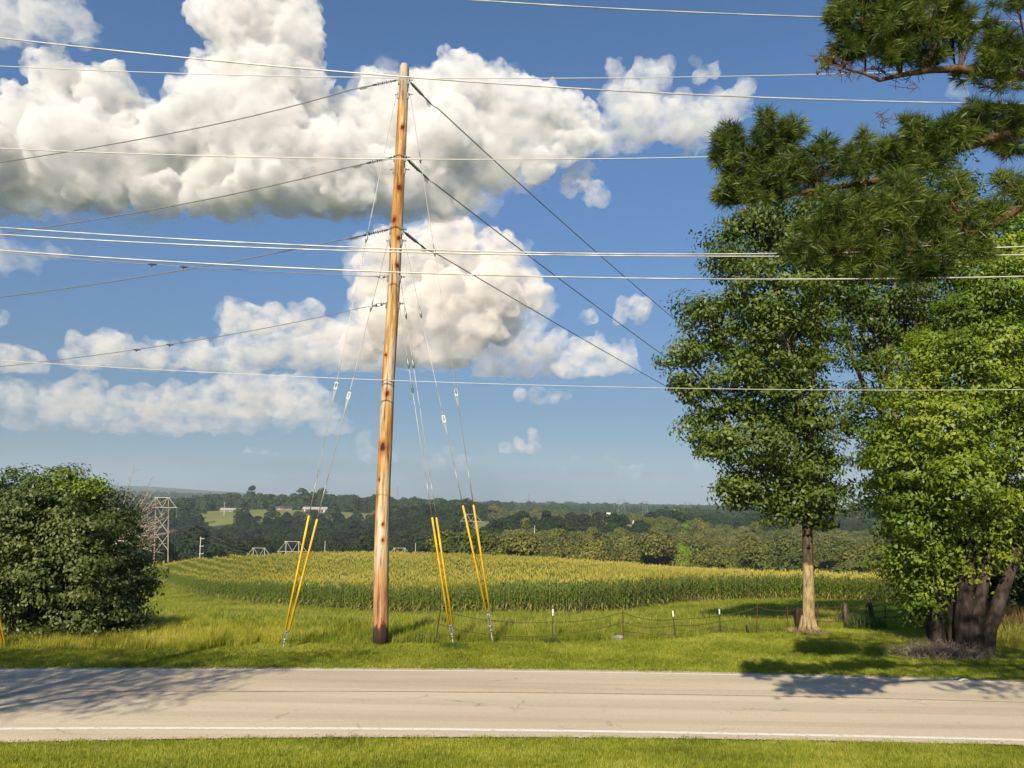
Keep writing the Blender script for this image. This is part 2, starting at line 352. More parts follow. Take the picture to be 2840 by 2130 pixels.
ang = np.concatenate([np.radians(np.arange(-180, -44, 4.)), np.radians(np.arange(-44, 44, .22)), np.radians(np.arange(44, 180, 4.))])
rad = np.concatenate([np.arange(.5, 14, .8), np.arange(14, 17.5, .25), np.arange(17.5, 26, 1.2), np.arange(26, 60, 1.), np.geomspace(60, 400, 90), np.geomspace(404, 2000, 90), np.geomspace(2030, 13500, 50)])
AA, RR = np.meshgrid(ang, rad); GX = np.sin(AA)*RR; GY = np.cos(AA)*RR; GZ = height(GX, GY)
na, nr = len(ang), len(rad)
V = np.stack([GX, GY, GZ], -1).reshape(-1, 3); V = np.vstack([V, [[0, 0, 3.0]]])
i, j = np.meshgrid(np.arange(nr-1), np.arange(na), indexing='ij'); j2 = (j+1) % na
Fq = np.stack([i*na+j, i*na+j2, (i+1)*na+j2, (i+1)*na+j], -1).reshape(-1, 4)
fx = V[Fq].mean(1)
# corn field edges in plan
front_pix = [(330, 1604), (420, 1603), (470, 1626), (520, 1645), (600, 1664), (700, 1675), (800, 1684), (950, 1697), (1100, 1705), (1250, 1708), (1400, 1706), (1550, 1707), (1663, 1706), (1760, 1694),
             (1850, 1682), (1950, 1673), (2050, 1668), (2150, 1667), (2300, 1670), (2400, 1675), (2490, 1682), (2600, 1690), (2840, 1700)]
def hitground(px, py, y0=27., y1=1500.):
    d = ray(px, py); Ys = np.geomspace(y0, y1, 900); t = Ys/d.y
    g = height(t*d.x, Ys); below = (CAM_H+t*d.z) < g
    k = int(np.argmax(below)) if below.any() else len(Ys)-1
    Y = Ys[k]; return Vector((Y/d.y*d.x, Y, float(g[k])))
front = [hitground(x, y) for x, y in front_pix]
FX = np.array([p.x for p in front]); FY = np.array([p.y for p in front])
crest = [(-.9, 205), (-.46, 197), (-.426, 168), (-.388, 138), (-.294, 121), (-.2, 114), (-.104, 109), (.04, 105), (.13, 102), (.27, 99), (.4, 98), (.8, 100)]
def pasture(X, Y):
    px = np.array([1420+X/Y*F*.99]).reshape(X.shape)
    a = (px > 560) & (px < 1240) & (Y > 850) & (Y < 1060-.0*px)
    b = (px > 1300) & (px < 1790) & (Y > 560) & (Y < 900)
    c = (px > 430) & (px < 560) & (Y > 1000) & (Y < 1200)
    return a | b | c
fX, fY = fx[:, 0], fx[:, 1]; fr = np.hypot(fX, fY)
cy = np.interp(fX/np.maximum(fY, 1), (FX/FY), FY)
mi = np.zeros(len(Fq), int)
mi[(fY > 31.5)] = 1
mi[(fY > cy) & (fY > 40) & (fY < 150+60*0)] = 2
mi[(fY > 150)] = 2
mi[(fY > 235)] = 4
mi[(fY > 235) & pasture(fX, np.maximum(fY, 1))] = 3
mi[fr > 1700] = 5
ground = link('ground', mesh_np('ground', V, Fq, [M['lawn'], M['meadow'], M['soil'], M['pasture'], M['forest_floor'], M['far_hill']], mi, True))
tag(ground, kind='structure')

# ---------------------------------------------------------------- road
xs = np.arange(-60, 60.1, .5)
def strip(name, ya, yb, z, mat, x0=-60, x1=60, jit=0, seed=0):
    X = np.arange(x0, x1+.01, .25); rg = np.random.default_rng(seed)
    n1 = np.interp(X, X[::6], rg.normal(0, 1, len(X[::6])))*jit; a = ya(X)+n1; b = yb(X)+n1*.6
    Vv = np.stack([np.concatenate([X, X]), np.concatenate([a, b]), np.full(2*len(X), z)], 1); n_ = len(X); k = np.arange(n_-1)
    me = mesh_np(name, Vv, np.stack([k, k+1, k+1+n_, k+n_], 1), [mat]); return link(name, me)
rd = strip('road', road_near, road_far, .024, M['road']); tag(rd, kind='structure')
for nm, c0, wd, mt, x0, x1, js in (('road_edge_line', line_near, .15, 'white_line', -60, 60, 1), ('road_edge_line', line_far, .09, 'white_line', -60, 60, 2)):
    o = strip(nm, (lambda X, c=c0, q=wd: c(X)-q/2), (lambda X, c=c0, q=wd: c(X)+q/2), .028, M[mt], x0, x1, .006, js); tag(o, kind='structure')
o = strip('road_seam', lambda X: seam_y(X)-.018, lambda X: seam_y(X)+.018, .028, M['seam'], -60, 60, .01, 3); tag(o, kind='structure')
xa, xb = atZ(1215, 1921).x, atZ(1860, 1929).x
o = strip('road_centre_line', lambda X: seam_y(X)-.05-.012, lambda X: seam_y(X)+.05-.012, .032, M['yellow_line'], xa, xb, .012, 4); tag(o, kind='structure')

# ---------------------------------------------------------------- scattering
def scatter(name, pts, rotz, scl, idx, protos, label, tilt=None):
    """points that carry copies of small plants: one object of stuff"""
    n_ = len(pts); me = bpy.data.meshes.new(name); me.vertices.add(n_); me.vertices.foreach_set('co', np.asarray(pts, np.float32).ravel())
    rot = np.zeros((n_, 3), np.float32); rot[:, 2] = rotz
    if tilt is not None: rot[:, :2] = tilt
    a = me.attributes.new('rot', 'FLOAT_VECTOR', 'POINT'); a.data.foreach_set('vector', rot.ravel())
    a = me.attributes.new('scl', 'FLOAT', 'POINT'); a.data.foreach_set('value', np.asarray(scl, np.float32))
    a = me.attributes.new('idx', 'INT', 'POINT'); a.data.foreach_set('value', np.asarray(idx, np.int32))
    me.update(); o = link(name, me); tag(o, label, None, None, 'stuff')
    ng = bpy.data.node_groups.new(name, 'GeometryNodeTree')
    ng.interface.new_socket('Geometry', in_out='INPUT', socket_type='NodeSocketGeometry'); ng.interface.new_socket('Geometry', in_out='OUTPUT', socket_type='NodeSocketGeometry')
    gi = ng.nodes.new('NodeGroupInput'); go = ng.nodes.new('NodeGroupOutput'); ip = ng.nodes.new('GeometryNodeInstanceOnPoints'); g2i = ng.nodes.new('GeometryNodeGeometryToInstance')
    L = ng.links
    L.new(gi.outputs[0], ip.inputs['Points']); ip.inputs['Pick Instance'].default_value = True
    for p in reversed(protos):
        oi = ng.nodes.new('GeometryNodeObjectInfo'); oi.inputs['Object'].default_value = p; oi.transform_space = 'ORIGINAL'
        try: oi.inputs['As Instance'].default_value = True
        except Exception: pass
        L.new(oi.outputs['Geometry'], g2i.inputs[0])
    L.new(g2i.outputs[0], ip.inputs['Instance'])
    def attr(nm, ty):
        x = ng.nodes.new('GeometryNodeInputNamedAttribute'); x.data_type = ty; x.inputs['Name'].default_value = nm
        return [s for s in x.outputs if s.enabled and s.name == 'Attribute'][0]
    L.new(attr('idx', 'INT'), ip.inputs['Instance Index']); L.new(attr('scl', 'FLOAT'), ip.inputs['Scale'])
    e = ng.nodes.new('FunctionNodeEulerToRotation'); L.new(attr('rot', 'FLOAT_VECTOR'), e.inputs[0]); L.new(e.outputs[0], ip.inputs['Rotation'])
    L.new(ip.outputs[0], go.inputs[0])
    md = o.modifiers.new('scatter', 'NODES'); md.node_group = ng
    return o
def proto(name, me): return bpy.data.objects.new(name, me)     # source of scattered copies, not placed itself

def blades(rg, n, size, h, wd, lean=.35, seg=2):
    """grass blades in a square patch"""
    x = rg.uniform(-size/2, size/2, n); y = rg.uniform(-size/2, size/2, n); a = rg.uniform(0, 2*np.pi, n); hh = h*rg.uniform(.5, 1.15, n)
    dx, dy = np.cos(a), np.sin(a); ln = lean*rg.uniform(.3, 1.5, n)*hh; b = a+np.pi/2+rg.normal(0, .4, n); wx, wy = np.cos(b)*wd/2, np.sin(b)*wd/2
    v = np.zeros((n, 5, 3)); v[:, 0] = np.stack([x-wx, y-wy, 0*x], 1); v[:, 1] = np.stack([x+wx, y+wy, 0*x], 1)
    mx, my = x+dx*ln*.3, y+dy*ln*.3
    v[:, 2] = np.stack([mx+wx*.8, my+wy*.8, hh*.55], 1); v[:, 3] = np.stack([mx-wx*.8, my-wy*.8, hh*.55], 1); v[:, 4] = np.stack([x+dx*ln, y+dy*ln, hh], 1)
    k = np.arange(n)*5
    T = np.concatenate([np.stack([k, k+1, k+2], 1), np.stack([k, k+2, k+3], 1), np.stack([k+3, k+2, k+4], 1)])
    return v.reshape(-1, 3), T
M['blade'] = leafmat('lawn_blades', (.085, .12, .010), (.23, .265, .022), (.44, .40, .08), .38, .45, 9, .5, .3)
M['blade_wild'] = leafmat('meadow_blades', (.10, .15, .012), (.225, .26, .028), (.40, .34, .09), .35, .16, 2.2, .6, .25)
M['blade_gold'] = leafmat('seeding_grass', (.18, .20, .02), (.38, .36, .045), (.54, .46, .13), .4, .5, 5, .6, .25)
rg = np.random.default_rng(5)
pl = [proto('lawn_tuft', mesh_np('lawn_tuft', *blades(rg, 150, .34, .07, .0075), [M['blade']])) for _ in range(3)]
pw = [proto('meadow_tuft', mesh_np('meadow_tuft', *blades(rg, 130, 1.0, .30, .022, .7), [M['blade_wild']])) for _ in range(4)]
pt = [proto('tall_tuft', mesh_np('tall_tuft', *blades(rg, 90, .45, .42, .012, .35), [M['blade_gold']])) for _ in range(3)]
pf = [proto('fence_tuft', mesh_np('fence_tuft', *blades(rg, 90, .45, .33, .011, .45), [M['blade_wild']])) for _ in range(3)]
def grid(x0, x1, y0, y1, s):
    X, Y = np.meshgrid(np.arange(x0, x1, s), np.arange(y0, y1, s)); X = X.ravel()+rg.uniform(-.5, .5, X.size)*s; Y = Y.ravel()+rg.uniform(-.5, .5, Y.size)*s; return X, Y
def inview(X, Y, m=.05): return (np.abs(X/Y) < .69+m)
def grass(name, X, Y, protos, s0, s1, label, zoff=0., zf=None):
    Z = height(X, Y)+zoff; n_ = len(X)
    return scatter(name, np.stack([X, Y, Z], 1), rg.uniform(0, 6.28, n_), rg.uniform(s0, s1, n_), rg.integers(0, len(protos), n_), protos, label)
X, Y = grid(-14, 14, 10.5, 17.6, .2); k = (Y < road_near(X)-.08-rg.uniform(0, .12, len(X))) & inview(X, Y, .2); grass('lawn_grass', X[k], Y[k], pl, .8, 1.35, 'short mown green lawn grass on the near side of the road')
fence_pix = [(1207, 1785), (1532, 1780), (1729, 1778), (1873, 1775), (1997, 1757), (2098, 1757), (2186, 1750), (2268, 1740), (2333, 1737), (2398, 1729), (2455, 1727), (2504, 1722)]
fence_pts = [atZ(x, y) for x, y in fence_pix]
fenX = np.array([-40, -6.5]+[p.x for p in fence_pts]+[40]); fenY = np.array([25.6, 26.0]+[p.y for p in fence_pts]+[46])
def fence_y(X): return np.interp(X, fenX, fenY)
X, Y = grid(-24, 30, 20, 46, .27); k = (Y > road_far(X)+.05) & (Y < fence_y(X)-.1) & inview(X, Y, .06); grass('verge_grass', X[k], Y[k], pl, .9, 1.6, 'mown green verge grass between the road and the fence')
X, Y = grid(-24, -3, 24.2, 30, .3); edge = 24.6+.0*X+np.clip((X+9.5)*.75, 0, 6.0); k = (Y > edge+rg.normal(0, .15, len(X))) & (Y < 30-np.clip((X+9)*.3, 0, 2)) & inview(X, Y, .06); grass('tall_grass', X[k], Y[k], pt, .55, 1.0, 'tall yellow seeding grass in front of the round bushy tree')
X, Y = grid(-7, 24, 25.5, 44, .33); k = (Y > fence_y(X)-.05) & (Y < fence_y(X)+3.2) & inview(X, Y, .06); grass('fence_grass', X[k], Y[k], pf, .5, 1.2, 'rough unmown grass along the wire fence')
def pebble(seed):
    bm = bmesh.new(); bmesh.ops.create_icosphere(bm, subdivisions=1, radius=.014); r_ = random.Random(seed)
    for v in bm.verts: v.co *= r_.uniform(.6, 1.3); v.co.z *= .6
    me = bpy.data.meshes.new('pebble'); bm.to_mesh(me); bm.free(); me.materials.append(M['gravel']); return proto('pebble', me)
M['gravel'] = flat('limestone_gravel', (.36, .32, .26), .9, 0, .5, 30); pg = [pebble(i) for i in range(4)]; Pg = []
for f_, s_, n_ in ((road_near, 1, 2600), (road_far, -1, 2600)): x = rg.uniform(-17, 17, n_); Pg.append(np.stack([x, f_(x)+s_*(np.abs(rg.normal(0, .10, n_))-.06), np.full(n_, .03)], 1))
Pg = np.concatenate(Pg); scatter('gravel', Pg, rg.uniform(0, 6.28, len(Pg)), rg.uniform(.4, 1.5, len(Pg)), rg.integers(0, 4, len(Pg)), pg, 'loose pale gravel crumbs along both edges of the road')
X = rg.uniform(-16, 18, 420); Y = np.where(rg.uniform(0, 1, 420) < .35, rg.uniform(12.5, 16.6, 420), rg.uniform(23.6, 27, 420)); k = (Y > road_far(X)+.15) | (Y < road_near(X)-.2); grass('lawn_weeds', X[k], Y[k], pf, .16, .42, 'scattered darker weeds in the mown grass')
X, Y = grid(-60, 70, 28, 165, .9); cyv = np.interp(X/Y, FX/FY, FY)
k = (Y > np.maximum(fence_y(X)+2.0, 28)) & (Y < cyv+.6) & inview(X, Y, .05); k &= rg.uniform(0, 1, len(X)) < np.clip(75/Y, .25, 1)
grass('meadow_grass', X[k], Y[k], pw, .7, 1.5, 'green and yellow meadow grass sloping down to the corn field')

# ---------------------------------------------------------------- corn
def corn_plant(rg, tas=True):
    vs, fs, ms = [], [], []
    h = 2.25+rg.uniform(-.15, .18)
    def quadstrip(pts, wds, side, mi):
        b = len(vs)
        for p, q in zip(pts, wds): vs.append(p-side*q/2); vs.append(p+side*q/2)
        for k in range(len(pts)-1): fs.append((b+2*k, b+2*k+1, b+2*k+3, b+2*k+2)); ms.append(mi)
    for a in (0, 1.57):
        quadstrip([np.array([0, 0, 0.]), np.array([0, 0, h])], [.03, .02], np.array([np.cos(a), np.sin(a), 0]), 1)
    a = rg.uniform(0, 6.28)
    for k in range(11):
        z = .25+k*(h-.2)/11; a += np.pi+rg.normal(0, .5); L = (.75 if k < 7 else .55)*rg.uniform(.75, 1.15); d = np.array([np.cos(a), np.sin(a), 0]); s = np.array([-np.sin(a), np.cos(a), 0])
        up = rg.uniform(.28, .5)*L; t = np.array([0, .3, .65, 1.])
        zz = z+up*(2.3*t)-up*(2.5*t*t)-(.25*L*t*t if k < 5 else 0)
        quadstrip([np.array([0, 0, 0])+d*L*.75*q+np.array([0, 0, w_]) for q, w_ in zip(t, zz)], [.06, .11, .09, .015], s, 2 if k < 3 and rg.uniform() < .6 else 0)
    for k in range(8 if tas else 0):
        a2 = rg.uniform(0, 6.28); d = np.array([np.cos(a2), np.sin(a2), 0])*(.0 if k == 0 else rg.uniform(.06, .2)); s = np.array([-np.sin(a2), np.cos(a2), 0])
        quadstrip([np.array([0, 0, h-.05]), np.array([0, 0, h+.13])+d*.5, np.array([0, 0, h+rg.uniform(.16, .30)])+d*.8], [.015, .026, .014], s, 3)
    return np.array(vs), np.array(fs), np.array(ms)
M['corn_leaf'] = leafmat('corn_leaf', (.05, .09, .008), (.115, .18, .016), (.22, .28, .035), .38, .06, 5, .45, .4)
M['corn_stalk'] = flat('corn_stalk', (.20, .20, .06), .7)
M['corn_dry'] = leafmat('dry_corn_leaf', (.16, .14, .05), (.28, .24, .09), (.36, .30, .13), .3, .3, 6)
M['tassel'] = leafmat('corn_tassel', (.30, .27, .05), (.46, .39, .09), (.62, .52, .16), .3, .05, 2.5, .7, .1)
rc = np.random.default_rng(9); cm = [M['corn_leaf'], M['corn_stalk'], M['corn_dry'], M['tassel']]
pc = []
for q in range(10):      # a short run of row: six plants side by side along x; the last five are detasselled
    vv, ff, mm = [], [], []; b = 0
    for s_ in range(6):
        v, f, m_ = corn_plant(rc, q < 5); th = rc.uniform(0, 6.28); rt = np.array([[np.cos(th), -np.sin(th), 0], [np.sin(th), np.cos(th), 0], [0, 0, 1]])
        v = (v*rc.uniform(.92, 1.06))@rt.T+np.array([(s_-2.5)*.21+rc.normal(0, .03), rc.normal(0, .03), 0]); vv.append(v); ff.append(f+b); mm.append(m_); b += len(v)
    pc.append(proto('corn_row', mesh_np('corn_row', np.concatenate(vv), np.concatenate(ff), cm, np.concatenate(mm))))
# rows follow the front edge of the field, wrap round its left end and run back along the crest
turn = [(px, Y) for px, Y in ((640, 262), (560, 240), (490, 215), (445, 190))]
RX = np.concatenate([[(px-1420)/F*Y*.988 for px, Y in turn], FX[1:]]); RY = np.concatenate([[Y for px, Y in turn], FY[1:]])
fp = np.stack([RX, RY], 1)
tt = np.concatenate([[0], np.cumsum(np.linalg.norm(np.diff(fp, axis=0), axis=1))]); S = np.arange(0, tt[-1], 2.5)
fx_ = np.interp(S, tt, RX); fy_ = np.interp(S, tt, RY)
for _ in range(6): fx_[1:-1] = (fx_[:-2]+fx_[1:-1]*2+fx_[2:])/4; fy_[1:-1] = (fy_[:-2]+fy_[1:-1]*2+fy_[2:])/4
ROW = 1.05; rows = []
px_, py_ = fx_.copy(), fy_.copy()
CRU = np.array([c[0] for c in crest]); CRY = np.array([c[1] for c in crest])
for r_ in range(240):
    t_ = np.concatenate([[0], np.cumsum(np.hypot(np.diff(px_), np.diff(py_)))]); n_ = int(t_[-1]/1.26)
    sx = (np.arange(n_)+.5)*1.26+rc.uniform(-.3, .3); sx = sx[sx < t_[-1]]
    X = np.interp(sx, t_, px_); Y = np.interp(sx, t_, py_); th = np.arctan2(np.interp(sx+.5, t_, py_)-np.interp(sx-.5, t_, py_), np.interp(sx+.5, t_, px_)-np.interp(sx-.5, t_, px_))
    k = (Y < np.interp(X/Y, CRU, CRY)+12) & inview(X, Y, .03) & (Y > 30)
    rows.append(np.stack([X[k], Y[k], th[k], np.full(k.sum(), float(r_))], 1))
    # next row: step along the normal, then resample and smooth
    tx, ty = np.gradient(px_), np.gradient(py_); L_ = np.hypot(tx, ty)+1e-9; px_ = px_-ty/L_*ROW; py_ = py_+tx/L_*ROW
    t_ = np.concatenate([[0], np.cumsum(np.hypot(np.diff(px_), np.diff(py_)))]); q = np.linspace(0, t_[-1], max(20, int(t_[-1]/2.5))); px_ = np.interp(q, t_, px_); py_ = np.interp(q, t_, py_)
    for _ in range(2): px_[1:-1] = (px_[:-2]+px_[1:-1]*2+px_[2:])/4; py_[1:-1] = (py_[:-2]+py_[1:-1]*2+py_[2:])/4
rows = np.concatenate(rows); print('corn runs', len(rows))
keep = ~((rows[:, 1] > 250) & (rows[:, 0] > 0)); rows = rows[keep]; Z = height(rows[:, 0], rows[:, 1]); n_ = len(rows)
Pc = 1420+rows[:, 0]/rows[:, 1]*F*.99
stripe = (rows[:, 3] % 2 == 1) & (rc.uniform(0, 1, n_) < np.clip((900-Pc)/200, 0, 1)) & (rows[:, 1] > 80)
cidx = rc.integers(0, 5, n_)+np.where(stripe, 5, 0)
scatter('corn', np.stack([rows[:, 0], rows[:, 1], Z], 1), rows[:, 2]+np.pi*rc.integers(0, 2, n_), rc.uniform(.93, 1.07, n_), cidx, pc, 'field of ripening corn with golden tassels, planted in curving rows')
# ---------------------------------------------------------------- broadleaf trees
def leaves_mesh(name, P, Nrm, rg, size, aspect=.45, mat=None, droop=.35, mats=None, midx=None):
    """one folded leaf per point"""
    n_ = len(P); s = size*rg.uniform(.65, 1.25, n_)[:, None]
    a = rg.normal(0, 1, (n_, 3)); a[:, 2] -= droop*2; a -= Nrm*(a*Nrm).sum(1, keepdims=True); a /= np.linalg.norm(a, axis=1, keepdims=True)+1e-9
    b = np.cross(Nrm, a)
    v = np.zeros((n_, 4, 3)); v[:, 0] = P-a*s*.5; v[:, 1] = P+b*s*aspect*.5+Nrm*s*.08; v[:, 2] = P+a*s*.5-Nrm*s*.06; v[:, 3] = P-b*s*aspect*.5+Nrm*s*.08
    return mesh_np(name, v.reshape(-1, 3), np.arange(n_*4).reshape(-1, 4), mats or [mat], midx)
def unit(a): return a/(np.linalg.norm(a, axis=1, keepdims=True)+1e-9)
def crown_points(blobs, Y, rg, per_m2, leaves, cr, dsc=1.):
    per_m2 = per_m2*2.3; leaves = int(leaves*2.7); cr = cr*1.4
    """leaf clusters spread over the shells of overlapping lumps"""
    Cn, Dn = [], []
    for b in blobs:
        px, py, rx, ry = b[:4]; dY = b[4] if len(b) > 4 else rg.uniform(-1, 1)*rx*Y/F*.6
        c = np.array(atY(px, py, Y+dY)); k = (Y+dY)/F/.99; r = np.array([rx*k, max(rx, ry)*k*.9*dsc, ry*k])
        n_ = max(6, int(per_m2*4*(r[0]*r[2]+r[0]*r[1])*.8)); d = unit(rg.normal(0, 1, (n_, 3))); q = rg.uniform(.3, 1, n_)**.5
        q *= 1+.13*np.sin(d[:, 0]*7+px)+.13*np.sin(d[:, 2]*9+py)
        q = np.where(rg.uniform(0, 1, n_) < .09, rg.uniform(1.0, 1.28, n_), q); Cn.append(c+d*r*q[:, None]); Dn.append(d)
    Cn = np.concatenate(Cn); Dn = np.concatenate(Dn); m_ = len(Cn)
    R_ = cr*rg.uniform(.6, 1.3, m_)
    li = np.repeat(np.arange(m_), leaves); e = unit(rg.normal(0, 1, (len(li), 3))); q = rg.uniform(.15, 1, len(li))**.6
    off = e*q[:, None]*R_[li][:, None]*np.array([1.15, 1.15, .46])
    off += Dn[li]*R_[li][:, None]*.25
    P = Cn[li]+off; Nn = unit(e*.75+Dn[li]*.5+np.array([0, 0, .45])+rg.normal(0, .36, (len(li), 3)))
    return P, Nn, Cn
def limb(mb, a, b, r0_, r1_, rg, seg=6, bend=.12, n=6):
    a = Vector(a); b = Vector(b); L = (b-a).length; pts = []; o1 = Vector(rg.normal(0, 1, 3))*L*bend*.5
    for k in range(n+1):
        t = k/n; p = a.lerp(b, t)+o1*math.sin(t*math.pi)*.6+Vector((0, 0, 1))*L*.10*math.sin(t*math.pi)*(-1 if b.z > a.z else 1)
        if 0 < k < n: p += Vector(rg.normal(0, 1, 3))*L*.018
        pts.append(p)
    mb.tube(pts, [r0_+(r1_-r0_)*(k/n)**.8 for k in range(n+1)], seg); return pts
def tree(name, label, cat, group, base, trunks, blobs, Y, seed, lmat, bmat, size=.11, per_m2=2.2, leaves=26, cr=.42, dsc=1., twigs=.25, droop=.35, aspect=.45, tan=None, fork=.42):
    rg = np.random.default_rng(seed); base = Vector(base)
    root = empty(name, base, label, cat, group)
    P, Nn, Cn = crown_points(blobs, Y, rg, per_m2, leaves, cr, dsc)
    print(name, len(P)); link('crown', leaves_mesh('crown', P, Nn, rg, size*1.15, aspect*1.15, lmat, droop), root)
    cen = [np.array(atY(b[0], b[1], Y+(b[4] if len(b) > 4 else 0))) for b in blobs]
    zt = max(c[2] for c in cen); axes = []
    for (tx, ty, r_, lean_px, top_z) in trunks:         # foot pixel, radius, where it leans to, height
        f = atZ(tx, ty, base.z-.05); top = Vector(atY(lean_px, 800, Y)); top.z = top_z*zt
        pts = []; n_ = 10
        for k in range(n_+1):
            t = k/n_; p = f.lerp(top, t); p += Vector((math.sin(t*5+seed)*.12, math.cos(t*4+seed)*.1, 0)); pts.append(p)
        pts[0] = f
        mb = MB(); rr = [r_*(1.3 if k == 0 else 1.0)*(1-.72*(k/n_)) for k in range(n_+1)]
        pts.insert(1, f.lerp(pts[1], .18)); rr.insert(1, r_*1.05)
        mb.tube(pts, rr, 12, jit=.06, rng=rg)
        link('trunk', mb.build('trunk', tan or bmat, None, True).data, None) if False else None
        me_o = mb.build('trunk', tan or bmat, root, True); axes.append(pts)
    lb = MB(); i0 = 0
    for c in cen:
        ax = min(axes, key=lambda a: abs(a[-1].x-c[0])); h = max(base.z+(c[2]-base.z)*rg.uniform(fork, fork+.3), base.z+(zt-base.z)*(fork-.22))
        s = min(ax, key=lambda p: abs(p.z-h)); limb(lb, s, c, .10+.02*size, .035, rg, 6)
    for p in Cn[rg.uniform(0, 1, len(Cn)) < twigs]:
        c = min(cen, key=lambda q: ((q-p)**2).sum()); limb(lb, c, p, .028, .008, rg, 3, .2, 3)
    lb.build('branches', bmat, root, True)
    return root

M['shade_bark'] = bark('dark_shaded_bark', ((.018, .014, .010), (.04, .032, .024), (.08, .065, .05)))  # tree shade over the clustered trunks is put into this darker bark colour
M['leaf_ash'] = leafmat('ash_leaves', (.035, .060, .008), (.075, .115, .013), (.16, .20, .03), .22, .35, 6)
M['leaf_bright'] = leafmat('walnut_leaves', (.05, .09, .006), (.13, .19, .012), (.29, .33, .036), .25, .3, 5)
M['leaf_mid'] = leafmat('maple_leaves', (.028, .055, .008), (.065, .11, .012), (.13, .18, .024), .2, .3, 5)
M['leaf_lime'] = leafmat('lime_leaves', (.10, .18, .01), (.19, .30, .015), (.28, .38, .03), .4, .4, 5)
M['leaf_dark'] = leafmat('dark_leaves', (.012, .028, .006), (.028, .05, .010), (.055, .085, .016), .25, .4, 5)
M['leaf_bush'] = leafmat('mulberry_leaves', (.030, .048, .010), (.065, .092, .018), (.16, .18, .045), .18, .4, 6, .5, .35)

bA = [(2165, 600, 85, 70, 0), (2100, 660, 85, 70, .6), (2225, 680, 110, 90, -.3), (2045, 770, 75, 70, .2), (2150, 800, 110, 90, -.8), (2260, 820, 80, 90, .5), (1965, 900, 78, 70, -.2), (2070, 930, 110, 85, .9), (2185, 950, 110, 95, -1),
      (2265, 960, 70, 100, .7), (1925, 1035, 68, 62, .4), (2030, 1075, 105, 80, -.9), (2150, 1110, 110, 90, .6), (2250, 1130, 80, 90, -.4), (1990, 1190, 78, 60, .2), (2090, 1230, 100, 75, -.7), (2210, 1250, 95, 85, .4),
      (2280, 1330, 75, 70, -.6), (2150, 1345, 100, 62, .6), (2075, 1335, 70, 50, -.2), (2190, 1410, 70, 40, 0), (2290, 1410, 60, 40, .4), (2040, 1372, 42, 20, .1), (1890, 985, 34, 26, 0), (1905, 1100, 36, 30, .3), (2000, 690, 46, 34, 0), (2050, 610, 40, 30, .2), (1935, 870, 40, 30, -.3), (1960, 1235, 34, 24, 0)]
base = atZ(2242, 1752)
def two_tone_trunk():  # trunk colour: tan low down, dark higher up, ragged edge between
    mt, n, b, o = newmat('trunk_tan_below_grey_above'); a = noise(n, 9, 6, .65, None, (1, 1, .25))
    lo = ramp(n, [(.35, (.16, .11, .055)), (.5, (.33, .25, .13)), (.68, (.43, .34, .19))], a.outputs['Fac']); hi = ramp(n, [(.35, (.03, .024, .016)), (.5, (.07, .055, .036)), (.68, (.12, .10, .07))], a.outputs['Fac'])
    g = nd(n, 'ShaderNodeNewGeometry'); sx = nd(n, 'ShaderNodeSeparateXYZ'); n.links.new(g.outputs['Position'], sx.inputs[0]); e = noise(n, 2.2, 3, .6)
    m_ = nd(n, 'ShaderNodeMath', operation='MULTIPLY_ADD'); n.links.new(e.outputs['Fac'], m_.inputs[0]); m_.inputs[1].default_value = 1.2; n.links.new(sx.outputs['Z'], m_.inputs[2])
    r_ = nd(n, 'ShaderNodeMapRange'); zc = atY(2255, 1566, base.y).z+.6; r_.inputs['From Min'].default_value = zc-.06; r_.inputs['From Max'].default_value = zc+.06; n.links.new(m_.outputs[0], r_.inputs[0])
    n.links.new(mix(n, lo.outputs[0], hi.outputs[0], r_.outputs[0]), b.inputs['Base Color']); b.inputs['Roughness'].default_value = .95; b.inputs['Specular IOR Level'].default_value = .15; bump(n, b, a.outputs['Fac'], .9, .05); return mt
M['two_tone_trunk'] = two_tone_trunk()
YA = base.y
tA = tree('deciduous_tree', 'tall leafy tree on a single straight trunk, tan below and dark above, by the fence', 'tree', None, base, [(2242, 1752, .235, 2255, .8)], bA, YA, 3, M['leaf_ash'], M['bark'], .165, 1.35, 34, .54, fork=.5, tan=M['two_tone_trunk'], twigs=.3)
# flared roots
mb = MB(); rr_ = random.Random(4); p0_ = Vector(base)
for k in range(9):
    a = k/9*6.28+.3; d = Vector((math.cos(a), math.sin(a), 0)); mb.tube([p0_+d*.12+Vector((0, 0, .55)), p0_+d*.28+Vector((0, 0, .16)), p0_+d*rr_.uniform(.42, .7)+Vector((0, 0, -.03))], [.12, .08, .03], 7)
o = mb.build('roots', M['tan_bark'], tA, True)

bB = [(2800, 820, 120, 80, 0), (2690, 900, 110, 80, .8), (2800, 960, 120, 90, -1), (2600, 1010, 95, 75, .5), (2700, 1060, 120, 85, -1.2), (2830, 1110, 100, 90, .3), (2540, 1130, 95, 75, -.6), (2640, 1190, 120, 85, -1.6), (2770, 1240, 120, 85, -.8),
      (2500, 1240, 80, 66, .3), (2560, 1300, 110, 80, -1.2), (2680, 1330, 110, 75, -2), (2800, 1370, 100, 70, -1), (2510, 1370, 70, 60, .2), (2560, 1420, 95, 65, -.7), (2670, 1440, 90, 50, -.3), (2800, 1460, 80, 45, .4), (2545, 1480, 60, 56, 0), (2530, 1560, 55, 50, .3),
      (2550, 1640, 46, 38, .6), (2590, 1510, 60, 42, .2), (2760, 730, 90, 60, .8), (2940, 1000, 130, 200, 0), (2930, 1300, 120, 150, 0), (2560, 1690, 36, 28, .8)]
base = atZ(2660, 1815); YB = base.y+1.2
